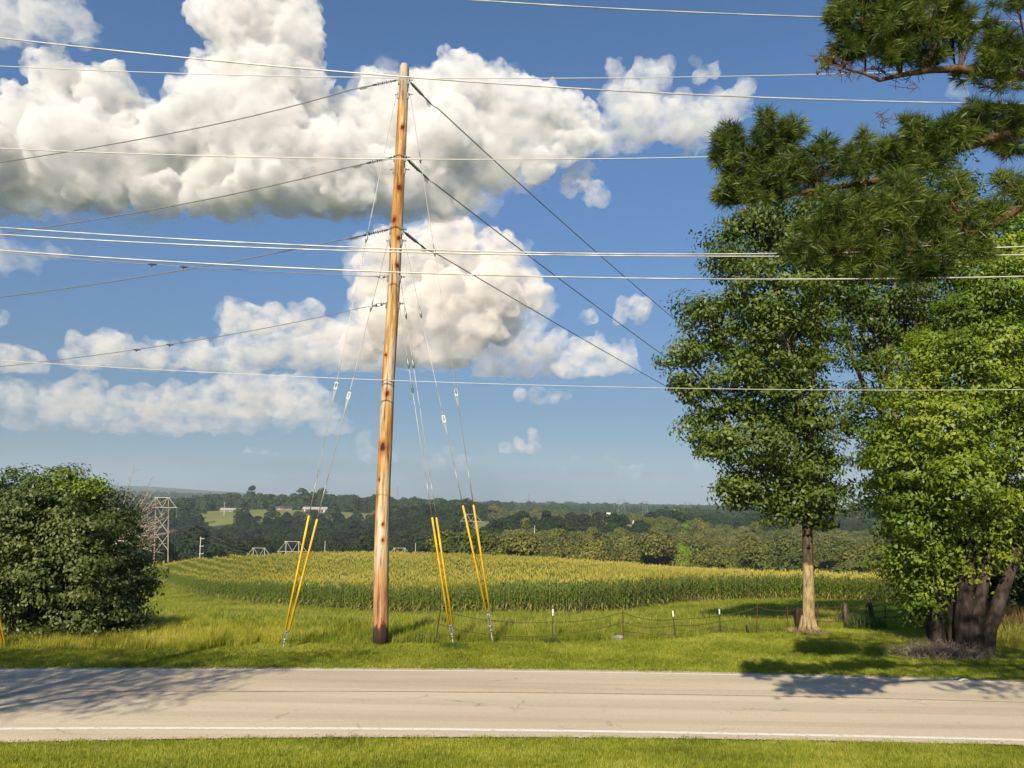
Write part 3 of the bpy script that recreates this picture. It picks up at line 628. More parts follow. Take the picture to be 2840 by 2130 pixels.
tB = tree('deciduous_tree', 'broad bright green tree with a cluster of many dark trunks at the right edge', 'tree', None, base,
          [(2610, 1792, .26, 2560, .62), (2650, 1800, .20, 2640, .7), (2680, 1812, .30, 2700, .8), (2705, 1818, .22, 2770, .6), (2735, 1818, .24, 2880, .55), (2590, 1780, .16, 2500, .5)],
          bB+[(2600, 1580, 60, 50, .2), (2680, 1520, 70, 40, -.4), (2760, 1520, 60, 40, 0), (2570, 1640, 46, 44, .3), (2640, 1600, 40, 40, .5), (2540, 1540, 40, 36, 0)], YB, 5, M['leaf_bright'], M['shade_bark'], .155, 1.5, 40, .54, aspect=.42, twigs=.12, fork=.5)
bC = [(2330, 720, 70, 60, 0), (2350, 620, 70, 60, 0), (2290, 560, 60, 50, 0), (2440, 560, 110, 85, 0), (2560, 500, 110, 75, .5), (2380, 680, 90, 85, -.5), (2500, 690, 110, 85, .8), (2640, 620, 110, 85, -.5), (2330, 800, 75, 70, .4), (2430, 820, 90, 75, -1), (2560, 830, 110, 90, .6), (2420, 910, 80, 70, 0), (2500, 980, 85, 90, .7),
      (2420, 1060, 60, 85, -.5), (2420, 1180, 60, 66, .4), (2450, 1290, 56, 60, -.3), (2440, 1380, 46, 40, .5), (2510, 1440, 56, 66, 0), (2700, 740, 90, 80, 0), (2540, 1560, 44, 66, .3), (2640, 900, 90, 90, .4)]
base = atZ(2565, 1740, -.1); YC = base.y+.5
tree('deciduous_tree', 'tall dark green tree behind the fence, just right of the single trunk tree', 'tree', None, base, [(2545, 1745, .30, 2450, .7), (2580, 1742, .26, 2540, .8)], bC, YC, 7, M['leaf_mid'], M['bark'], .165, 1.4, 30, .56, twigs=.2)
base = atZ(2860, 1730, -.1)
tree('deciduous_tree', 'lime green treetop showing at the right edge under the pine boughs', 'tree', None, base, [(2900, 1730, .3, 2880, .8)], [(2840, 640, 75, 60, 0), (2800, 700, 70, 60, .5), (2860, 760, 80, 80, 0), (2900, 620, 90, 90, 0), (2930, 800, 90, 120, 0), (2790, 600, 50, 40, 0)], base.y+.6, 8, M['leaf_lime'], M['bark'], .15, 2.2, 22, .42)
base = Vector(atZ(2800, 1700, -.3)); 
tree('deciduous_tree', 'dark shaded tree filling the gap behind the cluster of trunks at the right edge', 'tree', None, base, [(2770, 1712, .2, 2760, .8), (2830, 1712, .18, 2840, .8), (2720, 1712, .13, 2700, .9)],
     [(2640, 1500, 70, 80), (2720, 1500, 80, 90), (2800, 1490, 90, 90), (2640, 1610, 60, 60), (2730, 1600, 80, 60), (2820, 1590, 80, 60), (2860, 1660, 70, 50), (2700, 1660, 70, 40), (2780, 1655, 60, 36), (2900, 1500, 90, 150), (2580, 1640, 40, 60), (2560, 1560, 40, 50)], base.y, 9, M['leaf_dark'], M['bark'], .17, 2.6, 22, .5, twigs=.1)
bF = [(40, 1395, 105, 80, 0), (190, 1385, 90, 62, .4), (110, 1440, 110, 80, -1), (285, 1440, 72, 60, .3), (230, 1500, 110, 80, -1.2), (340, 1540, 66, 66, .2), (60, 1540, 120, 90, -1.4), (180, 1600, 120, 80, -1.6), (300, 1610, 84, 66, -.6), (360, 1600, 40, 66, .4),
      (30, 1660, 110, 80, -1), (140, 1700, 110, 66, -1.3), (270, 1700, 84, 56, -1), (365, 1725, 44, 38, 0), (60, 1750, 90, 34, -.6), (320, 1760, 70, 28, -.4), (-90, 1430, 120, 120, 0), (-90, 1600, 120, 150, 0), (372, 1660, 26, 46, 0), (170, 1750, 50, 26, -.5)]
base = atZ(140, 1778, -.1)
tree('bushy_tree', 'dense rounded bushy tree with foliage down to the ground at left edge', 'tree', None, base, [(110, 1782, .22, 90, .7), (170, 1780, .18, 230, .7), (60, 1780, .16, 10, .6)], bF, base.y+1, 11, M['leaf_bush'], M['bark'], .12, 2.2, 40, .40, droop=.5, twigs=.06, aspect=.5)
bF2 = [(150, 1345, 45, 30), (210, 1340, 40, 26), (180, 1375, 60, 30), (250, 1360, 34, 22), (130, 1385, 40, 30), (190, 1325, 16, 14), (268, 1342, 14, 8)]
base2 = atZ(190, 1770, -.1)
tree('vine_sapling', 'light green leafy shoots rising from the top of the bushy tree', 'tree', None, base2, [(200, 1775, .05, 190, .95)], bF2, base.y+.8, 12, M['leaf_bright'], M['bark'], .12, 4.2, 12, .3, twigs=.5)
# dead tree: bleached boughs fanned out behind the bushy tree
rgd = np.random.default_rng(21); base = atY(330, 1640, 38); base.z = hz(base.x, base.y); mb = MB(); fork_ = atY(320, 1500, 38)
mb.tube([base, base.lerp(fork_, .5)+Vector((.1, 0, 0)), fork_], [.2, .15, .11], 8)
dead = empty('dead_tree', base, 'leafless dead tree with pale fanned twigs behind the round bushy tree', 'tree')
mb.build('trunk', M['dead_wood'], dead, True); mb = MB()
for k in range(46):
    a = math.radians(rgd.uniform(-30, 78)); L = rgd.uniform(60, 130); s_ = (320+rgd.uniform(0, 60), 1420+rgd.uniform(0, 90)); y0 = 38+rgd.uniform(-1, 1)
    p = [fork_, atY(s_[0], s_[1], y0)]
    for t in (.35, .7, 1.): p.append(atY(s_[0]+math.cos(a)*L*t, s_[1]-math.sin(a)*L*t-18*t*t, y0+t*rgd.uniform(-.5, .5)))
    mb.tube(p, [.035, .028, .022, .015, .006], 4, cap=False)
    for q in range(4):
        t = rgd.uniform(.3, .9); c = Vector(p[2]).lerp(p[4], t); e = c+Vector((rgd.uniform(-.1, .5), rgd.uniform(-.4, .4), rgd.uniform(-.1, .45)))*.9; mb.tube([c, c.lerp(e, .5)+Vector((0, 0, .04)), e], [.012, .009, .004], 3, cap=False)
mb.build('twigs', M['dead_wood'], dead, True)
# low dead twigs at the right foot of the bush
mb = MB(); q0 = atY(400, 1745, 28.2)
for k in range(30):
    a = math.radians(rgd.uniform(0, 95)); L = rgd.uniform(.4, 1.1); e = q0+Vector((math.cos(a)*L, rgd.uniform(-.3, .3), math.sin(a)*L*.9-.1)); mb.tube([q0+Vector((rgd.uniform(-.4, .1), 0, rgd.uniform(-.3, .3))), q0.lerp(e, .6)+Vector((0, 0, .08)), e], [.012, .009, .003], 3, cap=False)
o = mb.build('dead_twigs', M['dead_wood']); to_origin(o, q0-Vector((0, 0, .5))); tag(o, 'bare grey twigs sticking out at the right foot of the bushy tree', 'twigs')

# tree outside the frame on the left, whose shade lies across the road

rgs = np.random.default_rng(31); sb = Vector((-15.9, 5.4, 2.1)); sr = empty('roadside_tree', sb, 'tree just left of the frame that shades the road and verge', 'tree')
P_, N_ = [], []
for cx_, cy_, cz_, r_ in ((-14.5, 8.2, 10.6, 2.6), (-12.2, 8.6, 11.6, 2.3), (-10.6, 8.2, 10.4, 1.5), (-9.3, 7.6, 11.3, 1.3), (-13.4, 9.8, 12.9, 2.4), (-11.4, 10, 13.2, 1.8), (-16.5, 9, 11.6, 2.4), (-15.5, 10, 13.4, 2.3), (-9.2, 9.4, 13.2, 1.2), (-16, 7, 8.4, 1.0), (-11.6, 6.9, 8.0, .8), (-8.0, 8.9, 12.6, .8), (-7.3, 9.8, 13.6, .9), (-6.6, 10.8, 14.2, .8), (-18.5, 9, 12.5, 2.0), (-8.4, 10.6, 14.4, 1.3), (-11, 11, 14.8, 1.8), (-14, 11.4, 15, 2), (-5.6, 11.3, 14.8, .7)):
    cx_ -= 4.2; cy_ -= 3.3; cz_ = 10.8+(cz_-8)*.18; cy_ -= 1.3 if cx_ < -12 else 0; n_ = int(40*r_*r_); d = unit(rgs.normal(0, 1, (n_, 3))); c = np.array([cx_, cy_, cz_])+d*r_*rgs.uniform(.2, 1, (n_, 1))**.5*np.array([1.2, 1, .6])
    q = np.repeat(c, 9, 0)+rgs.normal(0, .16, (n_*9, 3)); P_.append(q); N_.append(unit(rgs.normal(0, .6, (n_*9, 3))+np.array([0, 0, .8])))
link('crown', leaves_mesh('crown', np.concatenate(P_), np.concatenate(N_), rgs, .16, .5, M['leaf_mid']), sr)
mb = MB(); mb.tube([sb, sb+Vector((.05, 0, 3)), sb+Vector((.1, .1, 6)), sb+Vector((.6, .6, 10)), sb+Vector((1.2, 1.2, 12))], [.34, .25, .21, .17, .08], 12); mb.build('trunk', M['bark'], sr, True)
mb = MB()
for cx_, cy_, cz_ in ((-16.8, 5.4, 10.4), (-12.9, 5.4, 10.2), (-9.6, 7, 12.1), (-15.7, 7, 11.8), (-18.8, 6.2, 11.2)) and ((-14.5, 8.2, 10.6), (-10.6, 8.2, 10.4), (-7.3, 9.8, 13.6), (-13.4, 9.8, 12.9), (-16.5, 9, 11.6), (-11.4, 10, 13.2)): limb(mb, sb+Vector((.15, .15, 6.2)), (cx_-3.4, cy_-3.3, 11.2+(cz_-8)*.28), .11, .03, rgs)
mb.build('branches', M['bark'], sr, True)

# ---------------------------------------------------------------- pine boughs
M['needle'] = leafmat('pine_needles', (.010, .028, .007), (.07, .11, .014), (.21, .245, .04), .22, 1.1, 9, .45, .35, (1, 1, .4))
rgp = np.random.default_rng(41); YP = 10.4
pine_base = Vector((15.6, 10.4, 1.0)); pine = empty('pine_tree', pine_base, 'old pine reaching long needled boughs in from the right edge in front of everything', 'tree')
def tuft(c, d, n_, L):
    d = np.array(d)/np.linalg.norm(d); e = unit(rgp.normal(0, 1, (n_, 3))*.75+d*.9); l = L*rgp.uniform(.7, 1.15, (n_, 1))
    s = unit(np.cross(e, rgp.normal(0, 1, (n_, 3))))*.0029; o_ = np.array(c)-d*rgp.uniform(0, .10, (n_, 1)); bendv = np.array([0, 0, -.012])
    v = np.zeros((n_, 4, 3)); v[:, 0] = o_-s; v[:, 1] = o_+s; v[:, 2] = o_+e*l*.6+s; v[:, 3] = o_+e*l+bendv
    return v.reshape(-1, 3)
needles = []; tw = MB(); boughs = [
 # each bough: pixel path from the trunk side inwards, thickness at both ends, depth
 ([(3300, 260), (2960, 225), (2840, 210), (2740, 205), (2660, 190), (2580, 195), (2500, 208), (2440, 222), (2400, 205), (2340, 190)], .085, .012, YP, 0),
 ([(3300, 330), (2960, 360), (2840, 368), (2740, 388), (2650, 415), (2560, 448), (2480, 486), (2400, 508), (2260, 526), (2120, 552), (2030, 566)], .085, .018, YP-.3, 1),
 ([(3300, 480), (2960, 540), (2840, 570), (2780, 604), (2710, 650), (2620, 680), (2530, 690), (2420, 690), (2300, 680), (2200, 660)], .07, .015, YP-.7, 2)]
lims = []
for path, ra, rb, Yd, k in boughs:
    pts = [Vector(atY(x, y, Yd)) for x, y in path]; pts[0] = pine_base+Vector((0, 0, (pts[0].z-pine_base.z)))
    rr = [ra*1.35]+[ra+(rb-ra)*i/(len(pts)-2) for i in range(len(pts)-1)]; mb = MB(); mb.tube(pts, rr, 9, jit=.12, rng=rgp); mb.build('bough', M['pine_bark'], pine, True); lims.append(pts)
mb = MB(); mb.tube([pine_base+Vector((0, 0, z)) for z in (-.1, 2, 5, 8, 11, 13)], [.36, .28, .25, .2, .13, .05], 12, jit=.05, rng=rgp); mb.build('trunk', M['pine_bark'], pine, True)
# lumps of needles: px, py, rx, ry, tufts, bough, depth offset
NB = [(2330, 40, 40, 55, 34, 0), (2400, 60, 75, 85, 90, 0), (2490, 70, 80, 90, 100, 0), (2570, 60, 70, 80, 70, 0), (2630, 60, 35, 50, 26, 0), (2360, 130, 55, 35, 34, 0), (2470, 140, 70, 40, 50, 0), (2560, 150, 70, 35, 36, 0), (2660, 110, 40, 45, 16, 0), (2790, 140, 60, 60, 70, 0), (2740, 170, 45, 30, 20, 0), (2700, 215, 60, 25, 12, 0), (2800, 230, 40, 25, 10, 0), (2800, 10, 60, 14, 14, 0), (2300, 165, 18, 22, 5, 0), (2400, -60, 100, 60, 60, 0), (2650, 20, 50, 40, 30, 0), (2700, 60, 40, 40, 16, 0), (2760, 110, 50, 50, 30, 0), (2450, 20, 90, 60, 60, 0), (2560, -60, 100, 60, 60, 0),
      (2120, 330, 28, 28, 13, 1), (2020, 380, 34, 40, 26, 1), (2080, 420, 70, 60, 62, 1), (2010, 440, 34, 60, 26, 1), (2150, 390, 60, 55, 48, 1), (2200, 360, 34, 34, 18, 1), (2170, 470, 90, 50, 62, 1), (2060, 500, 60, 40, 36, 1), (2030, 540, 50, 34, 28, 1), (2120, 530, 70, 30, 40, 1), (2270, 460, 80, 50, 56, 1), (2290, 400, 30, 30, 12, 1), (2380, 440, 60, 50, 44, 1), (2400, 380, 26, 22, 7, 1), (2470, 430, 55, 55, 46, 1), (2530, 340, 34, 30, 16, 1), (2560, 390, 60, 55, 66, 1), (2640, 370, 60, 50, 70, 1), (2690, 350, 40, 45, 32, 1), (2580, 450, 60, 30, 26, 1), (2730, 330, 40, 45, 26, 1), (2700, 300, 34, 26, 14, 1), (2820, 340, 50, 50, 44, 1), (2800, 410, 50, 26, 16, 1), (2790, 300, 34, 26, 10, 1), (2770, 400, 45, 20, 7, 1), (2250, 530, 60, 22, 18, 1), (2400, 525, 50, 25, 8, 1),
      (2320, 570, 60, 40, 34, 2), (2400, 600, 90, 50, 62, 2), (2500, 520, 55, 50, 42, 2), (2540, 590, 80, 60, 66, 2), (2640, 560, 60, 60, 40, 2), (2280, 640, 80, 45, 40, 2), (2220, 690, 60, 38, 34, 2), (2340, 690, 90, 45, 48, 2), (2460, 670, 90, 50, 56, 2), (2580, 680, 90, 55, 56, 2), (2680, 640, 60, 60, 50, 2), (2720, 700, 34, 40, 18, 2), (2420, 740, 80, 30, 34, 2), (2540, 750, 60, 26, 22, 2), (2500, 740, 30, 40, 12, 2), (2600, 745, 40, 22, 12, 2), (2790, 500, 40, 30, 16, 2), (2820, 540, 45, 45, 36, 2), (2760, 580, 45, 40, 26, 2), (2650, 490, 40, 26, 8, 2), (2440, 560, 60, 30, 26, 2)]
for px, py, rx, ry, n_, b in NB:
    Yd = boughs[b][3]; path = boughs[b][0]; tgt = min(lims[b][1:], key=lambda p: (p-atY(px, py+20, Yd)).length)
    c0 = Vector(atY(px, py, Yd+rgp.uniform(-.15, .15))); sub = limb(tw, tgt, c0, .018, .009, rgp, 5, .25, 5)
    n_ = int(n_*(.8 if b == 2 else 1.1))
    for k in range(n_):
        a = rgp.uniform(0, 6.28); q = rgp.uniform(0, 1)**.5; c = Vector(atY(px+math.cos(a)*rx*q, py+math.sin(a)*ry*q, Yd+rgp.normal(0, 1)*.14*max(rx, ry)/45.))
        d = (c-c0)/(max(rx, ry)*.0046)+Vector((0, 0, .55))+Vector(rgp.normal(0, .35, 3)); needles.append(tuft(c, d, 58, .175))
        if k % 2 == 0: s = sub[rgp.integers(2, 6)]; tw.tube([s, s.lerp(c, .5)+Vector((0, 0, -.02)), c], [.006, .005, .004], 3, cap=False)
NV = np.concatenate(needles); link('needles', mesh_np('needles', NV, np.arange(len(NV)).reshape(-1, 4), [M['needle']]), pine)
# bare hooked twigs and cones under and at the tips of the boughs
for x0_, y0_, n_, b, sp in ((2300, 170, 34, 0, 70), (2350, 200, 20, 0, 55), (2520, 225, 16, 0, 60), (2760, 240, 26, 0, 60), (2450, 330, 14, 1, 40), (2440, 190, 20, 0, 60), (2200, 480, 16, 1, 60), (2520, 640, 14, 2, 60)):
    for k in range(n_):
        a = rgp.uniform(0, 6.28); Yd = boughs[b][3]; p = Vector(atY(x0_+rgp.normal(0, 18), y0_+rgp.normal(0, 10), Yd)); e = Vector(atY(x0_+math.cos(a)*sp*rgp.uniform(.4, 1.1), y0_+math.sin(a)*sp*.6, Yd+rgp.uniform(-.1, .1)))
        tw.tube([p, p.lerp(e, .5)+Vector(rgp.normal(0, .03, 3)), e], [.006, .005, .0025], 4, cap=False)
tw.build('twigs', M['pine_bark'], pine, True)
M['cone'] = flat('pine_cone_brown', (.10, .06, .035), .8, 0, .3, 40)
for x, y, b in ((2263, 165, 0), (2290, 188, 0), (2268, 200, 0), (2312, 160, 0), (2330, 192, 0), (2388, 200, 0), (2420, 188, 0), (2570, 168, 0), (2190, 405, 1), (2510, 770, 2), (2600, 175, 0), (2345, 175, 0)):
    c = Vector(atY(x, y, boughs[b][3]-.05)); mb = MB(); mb.tube([c+Vector((0, 0, .035)), c+Vector((0, 0, .015)), c-Vector((0, 0, .01)), c-Vector((0, 0, .035))], [.008, .024, .028, .010], 7, jit=.15, rng=rgp); mb.build('cone', M['cone'], pine, True)
# the pine's upper boughs reach on outside the frame and throw the patches of shade on the far lane and lawn
for q, (c, r_, n_) in enumerate((((6.2, 8.2, 14.0), 1.5, 100), ((8.2, 7.4, 14.6), 1.7, 120), ((9.6, 8.4, 13.2), 1.7, 120), ((10.2, 6.4, 14.2), 1.6, 100), ((12.0, 9.5, 12.6), 1.5, 90), ((8.9, 9.4, 8.6), 1.0, 60), ((10.8, 9.8, 8.9), 1.2, 70), ((9.8, 10.4, 10.2), 1.1, 60), ((12.4, 8.8, 9.6), 1.2, 60), ((5.9, 4.8, 13.2), 1.5, 70), ((7.8, 4.9, 13.6), 1.6, 80), ((9.2, 6.2, 13.0), 1.5, 80))):
    L_ = []
    cc = Vector(c)
    for k in range(int(n_*1.7)):
        p = cc+Vector(rgp.normal(0, .6, 3))*r_; p.z = cc.z+(p.z-cc.z)*.35; L_.append(tuft(p, Vector(rgp.normal(0, .5, 3))+Vector((0, 0, .5)), 44, .2)*1.0)
    NV = np.concatenate(L_); link('needles', mesh_np('needles', NV, np.arange(len(NV)).reshape(-1, 4), [M['needle']]), pine)
    mb = MB(); limb(mb, pine_base+Vector((0, 0, c[2]-pine_base.z-.4)), c, .07, .02, rgp); mb.build('bough', M['pine_bark'], pine, True)
# ---------------------------------------------------------------- utility pole
PB = atZ(1056, 1787); YPo = PB.y
pole = empty('utility_pole', PB, 'tall weathered wooden utility pole with orange streaks and blackened foot, standing beyond the road', 'utility pole')
way = [(1056, 1787, 21.5), (1057, 1600, 20.8), (1059, 1500, 20.4), (1064, 1330, 19.3), (1071, 1190, 18.6), (1076, 1058, 18.0), (1090, 845, 17.1), (1100, 640, 16.1), (1109, 450, 15.2), (1117, 300, 13.9), (1122, 186, 12.9)]
pp, pr = [], []
for x, y, r_ in way: p = atY(x, y, YPo); pp.append(p); pr.append(r_*(p-CAM).dot(CF)/F)
pp[0] = pp[0]-Vector((0, 0, .1)); fine = []; fr_ = []
for k in range(len(pp)-1):
    for q in range(4): t = q/4; fine.append(pp[k].lerp(pp[k+1], t)); fr_.append(pr[k]+(pr[k+1]-pr[k])*t)
fine += [pp[-1], pp[-1]+Vector((0, 0, .10))]; fr_ += [pr[-1], pr[-1]*.78]
mb = MB(); mb.tube(fine, fr_, 28, jit=.012, rng=random.Random(2)); mb.build('shaft', M['pole'], pole, True)
def on_pole(y, side, out=.0):
    """point on the pole's flank at picture height y; side -1 left, +1 right"""
    ys = [w_[1] for w_ in way][::-1]; xs_ = [w_[0] for w_ in way][::-1]; rs = [w_[2] for w_ in way][::-1]
    x = np.interp(y, ys, xs_); r_ = np.interp(y, ys, rs); return atY(x+side*(r_+out), y, YPo-.05)
for y in (222, 262, 436, 470, 636, 668, 768, 842):      # through bolts and eye plates
    mb = MB(); a = on_pole(y, -1); b = on_pole(y, 1); d = (b-a).normalized(); mb.tube([a-d*.13, b+d*.16], .017, 6)
    for q, s_ in ((a, -1), (b, 1)): mb.disc(q+d*s_*.03, d, .05, .03, 8); mb.disc(q+d*s_*.12, d, .03, .03, 6)
    mb.box(a+Vector((0, -.06, -.08)), (.07, .05, .22)); mb.box(b+Vector((0, -.06, -.08)), (.07, .05, .22))
    o = mb.build('bolt_plate', M['dark_metal'], pole)
def insulator(p0, p1, side, comb):
    """polymer string with sheds from the pole to the dead-end clamp"""
    p0 = Vector(p0); p1 = Vector(p1); d = (p1-p0); L = d.length; d.normalize(); mb = MB()
    mb.tube([p0, p1], .013, 8, 1); nsh = 9
    for k in range(nsh):
        c = p0+d*L*(.16+.50*k/(nsh-1)); mb.disc(c, d, .068 if k % 2 else .055, .016, 12, 0, .022)
    mb.disc(p0+d*L*.10, d, .035, L*.06, 8, 1); mb.disc(p0+d*L*.72, d, .035, L*.08, 8, 1)
    o = mb.build('insulator', [M['polymer'], M['dark_metal']], pole)
    mb = MB(); mb.tube([p0+d*L*.76, p1], [.02, .034], 8); mb.tube([p1-d*.12, p1+d*.32], [.034, .022], 8)
    nrm = Vector((0, 0, -1))-d*Vector((0, 0, -1)).dot(d); nrm.normalize(); e = d.cross(nrm)
    for k in range(4):
        c = p1+d*(-.05+k*.075)
        if comb:
            mb.tube([c-nrm*.04, c+nrm*.19+d*.03], .010, 5)
        else: mb.tube([c-e*.05-nrm*.05, c+nrm*.08-e*.02], .014, 5); mb.disc(c+nrm*.05, nrm, .03, .03, 6)
    mb.build('clamp', M['dark_metal'] if comb else M['galv'], o)
    return p1+d*.3
YW = YPo
cl_top = insulator(on_pole(222, -1, 3), atY(1012, 241, YW+.3), -1, False)
cl_mid = insulator(on_pole(436, -1, 3), atY(995, 458, YW+.3), -1, False)
cl_low = insulator(on_pole(636, -1, 3), atY(986, 658, YW+.3), -1, False)
cr_top = insulator(on_pole(226, 1, 3), atY(1186, 279, YW+1.2), 1, True)
cr_mid = insulator(on_pole(440, 1, 3), atY(1179, 489, YW+1.2), 1, True)
cr_low = insulator(on_pole(642, 1, 3), atY(1172, 684, YW+1.1), 1, True)
def link_chain(a, b):
    mb = MB(); a = Vector(a); b = Vector(b); d = (b-a).normalized(); e = Vector((0, 0, 1))
    mb.tube([a, a.lerp(b, .35)], .018, 6); mb.tube([a.lerp(b, .35)+e*.05, a.lerp(b, .8)+e*.05], .013, 6); mb.tube([a.lerp(b, .35)-e*.05, a.lerp(b, .8)-e*.05], .013, 6)
    mb.disc(a.lerp(b, .37), d, .06, .04, 8); mb.disc(a.lerp(b, .8), d, .055, .05, 8); mb.disc(b, d, .04, .12, 8, r2=.02); mb.build('dead_end', M['galv'], pole)
link_chain(on_pole(768, -1, 2), atY(1046, 767, YW)); link_chain(on_pole(842, -1, 2), atY(1036, 848, YW+.1))

# ---------------------------------------------------------------- overhead wires
def wire(name, pts, r_, mat, label, cat='wire', group=None, seg=6):
    mb = MB(); mb.tube(pts, r_, seg); o = mb.build(name, mat, None, True); to_origin(o, pts[0]); return tag(o, label, cat, group)
def pixwire(pix, Ys, ext=0, n=60):
    """smooth sagging line through picture points, at the depths given for its two ends"""
    x = np.array([p[0] for p in pix], float); y = np.array([p[1] for p in pix], float); k = np.polyfit(x, y, min(3, len(pix)-1)); X = np.linspace(x[0], x[-1], n)
    t = (X-X[0])/(X[-1]-X[0]); inv = 1/Ys[0]+(1/Ys[1]-1/Ys[0])*t
    return [atY(a, np.polyval(k, a), 1/b) for a, b in zip(X, inv)]
G1 = 'wires tied off on the wooden pole'
def from_clamp(c, pix, Ys):
    p = pixwire(pix, Ys); return [c]+p[1:]
wire('power_wire', from_clamp(cl_top, [(995, 243), (950, 255), (840, 287), (430, 378), (206, 419), (0, 450), (-300, 500)], (YW+.5, YW+5)), .021, M['conductor'], 'grey wire leaving the top left insulator of the wooden pole towards the left', 'wire', G1)
wire('power_wire', from_clamp(cl_mid, [(980, 460), (950, 468), (885, 485), (430, 580), (172, 623), (0, 648), (-300, 685)], (YW+.5, YW+5)), .021, M['conductor'], 'grey wire leaving the middle left insulator of the wooden pole towards the left', 'wire', G1)
wire('power_wire', from_clamp(cl_low, [(970, 660), (950, 664), (853, 684), (601, 733), (430, 761), (159, 804), (0, 824), (-300, 858)], (YW+.5, YW+5)), .021, M['conductor'], 'grey wire leaving the lowest left insulator of the wooden pole towards the left', 'wire', G1)
wire('power_wire', from_clamp(Vector(atY(1046, 767, YW)), [(1030, 767), (900, 761), (511, 740), (423, 733), (0, 701), (-300, 670)], (YW, YW-2)), .012, M['conductor'], 'thin grey wire tied to the pole just under the lowest pair of white wires', 'wire', G1)
wire('power_wire', from_clamp(Vector(atY(1036, 848, YW+.1)), [(1025, 850), (950, 863), (472, 956), (380, 970), (0, 1016), (-300, 1048)], (YW+.2, YW+5)), .014, M['conductor'], 'thin grey wire with two splices running down left from the lowest pole fitting', 'wire', G1)
wire('power_wire', from_clamp(cr_top, [(1205, 292), (1366, 440), (1658, 704), (1885, 896), (1990, 985)], (YW+1.3, 62)), .024, M['conductor'], 'grey wire running down right from the top right insulator of the wooden pole', 'wire', G1)
wire('power_wire', from_clamp(cr_mid, [(1196, 502), (1454, 700), (1850, 992), (1908, 1036), (2000, 1100)], (YW+1.3, 62)), .024, M['conductor'], 'grey wire running down right from the middle right insulator of the wooden pole', 'wire', G1)
wire('power_wire', from_clamp(cr_low, [(1190, 692), (1212, 703), (1320, 768), (1600, 930), (1853, 1075), (1990, 1150)], (YW+1.2, 62)), .022, M['conductor'], 'grey wire running down right from the lowest right insulator of the wooden pole', 'wire', G1)
# splices: short thicker sleeves on the wires
for pth, lab in (([(372, 620), (402, 612)], 'dark splice sleeve on the middle grey wire at the left'), ([(140, 807), (178, 800)], 'dark splice sleeve on the low grey wire at the left')):
    pass
for x, y, Yd, lab in ((423, 733, YW-1.2, 'small dark clip on the thin grey wire, farther from the pole'), (511, 740, YW-1, 'small dark clip on the thin grey wire, nearer the pole'), (380, 970, YW+2.2, 'small dark clip on the lowest grey wire, farther from the pole'), (472, 956, YW+1.9, 'small dark clip on the lowest grey wire, nearer the pole')):
    c = atY(x, y, Yd); mb = MB(); mb.tube([c-Vector((.14, 0, 0)), c, c+Vector((.14, 0, 0))], [.02, .045, .02], 8); mb.tube([c, c+Vector((-.03, 0, -.09))], .018, 6); o = mb.build('wire_clip', M['dark_metal']); to_origin(o, c); tag(o, lab, 'wire clip', 'clips on the thin wires')
M['alu_dull'] = flat('dull_aluminium_cable', (.50, .49, .47), .5, .2, .06); YN = 21.5; G2 = 'bright wires running along the road'
for pix, r_, lab in (
 ([(900, -32), (1308, 0), (1850, 31), (2309, 48), (2629, 56), (2840, 60), (3100, 62)], .022, 'bright white wire crossing the top right corner, highest of the roadside wires'),
 ([(-250, 76), (0, 104), (950, 200), (1089, 210), (1850, 261), (2309, 276), (2792, 286), (3100, 290)], .024, 'bright white wire that falls from upper left across the pole tip to the right'),
 ([(-250, 172), (0, 180), (950, 213), (1458, 221), (1850, 215), (2255, 206), (2513, 197), (2840, 187), (3100, 178)], .019, 'pale wire passing behind the pole tip and rising again to the right'),
 ([(-250, 400), (0, 411), (950, 440), (1400, 442), (1850, 438), (1989, 436), (2749, 406), (2840, 400), (3100, 388)], .018, 'pale wire alone across the pole at its middle insulators'),
 ([(-250, 612), (0, 631), (950, 683), (1400, 699), (1850, 707), (2143, 704), (2724, 686), (2840, 682), (3100, 672)], .0205, 'upper white wire of the close pair crossing the pole below its lowest insulators'),
 ([(-250, 632), (0, 650), (950, 694), (1400, 706), (1840, 711), (2224, 711), (2600, 708), (2840, 707), (3100, 704)], .0205, 'lower white wire of the close pair crossing the pole below its lowest insulators'),
 ([(-250, 676), (0, 693), (950, 749), (1400, 765), (1850, 774), (2473, 771), (2840, 766), (3100, 760)], .0215, 'white wire crossing the pole just below the close pair'),
 ([(-250, 984), (0, 999), (475, 1027), (950, 1050), (1400, 1066), (1850, 1077), (2337, 1081), (2636, 1081), (2840, 1080), (3100, 1078)], .0095, 'thin pale wire crossing the lower half of the pole, lowest of the roadside wires')):
    y0 = YN if r_ != .019 and r_ != .018 else YPo+1.2
    if r_ == .018: y0 = YN+.6
    wire('overhead_wire', pixwire(pix, (y0, y0), n=90), r_, M['alu'] if r_ > .0195 else M['alu_dull'], lab, 'wire', G2)

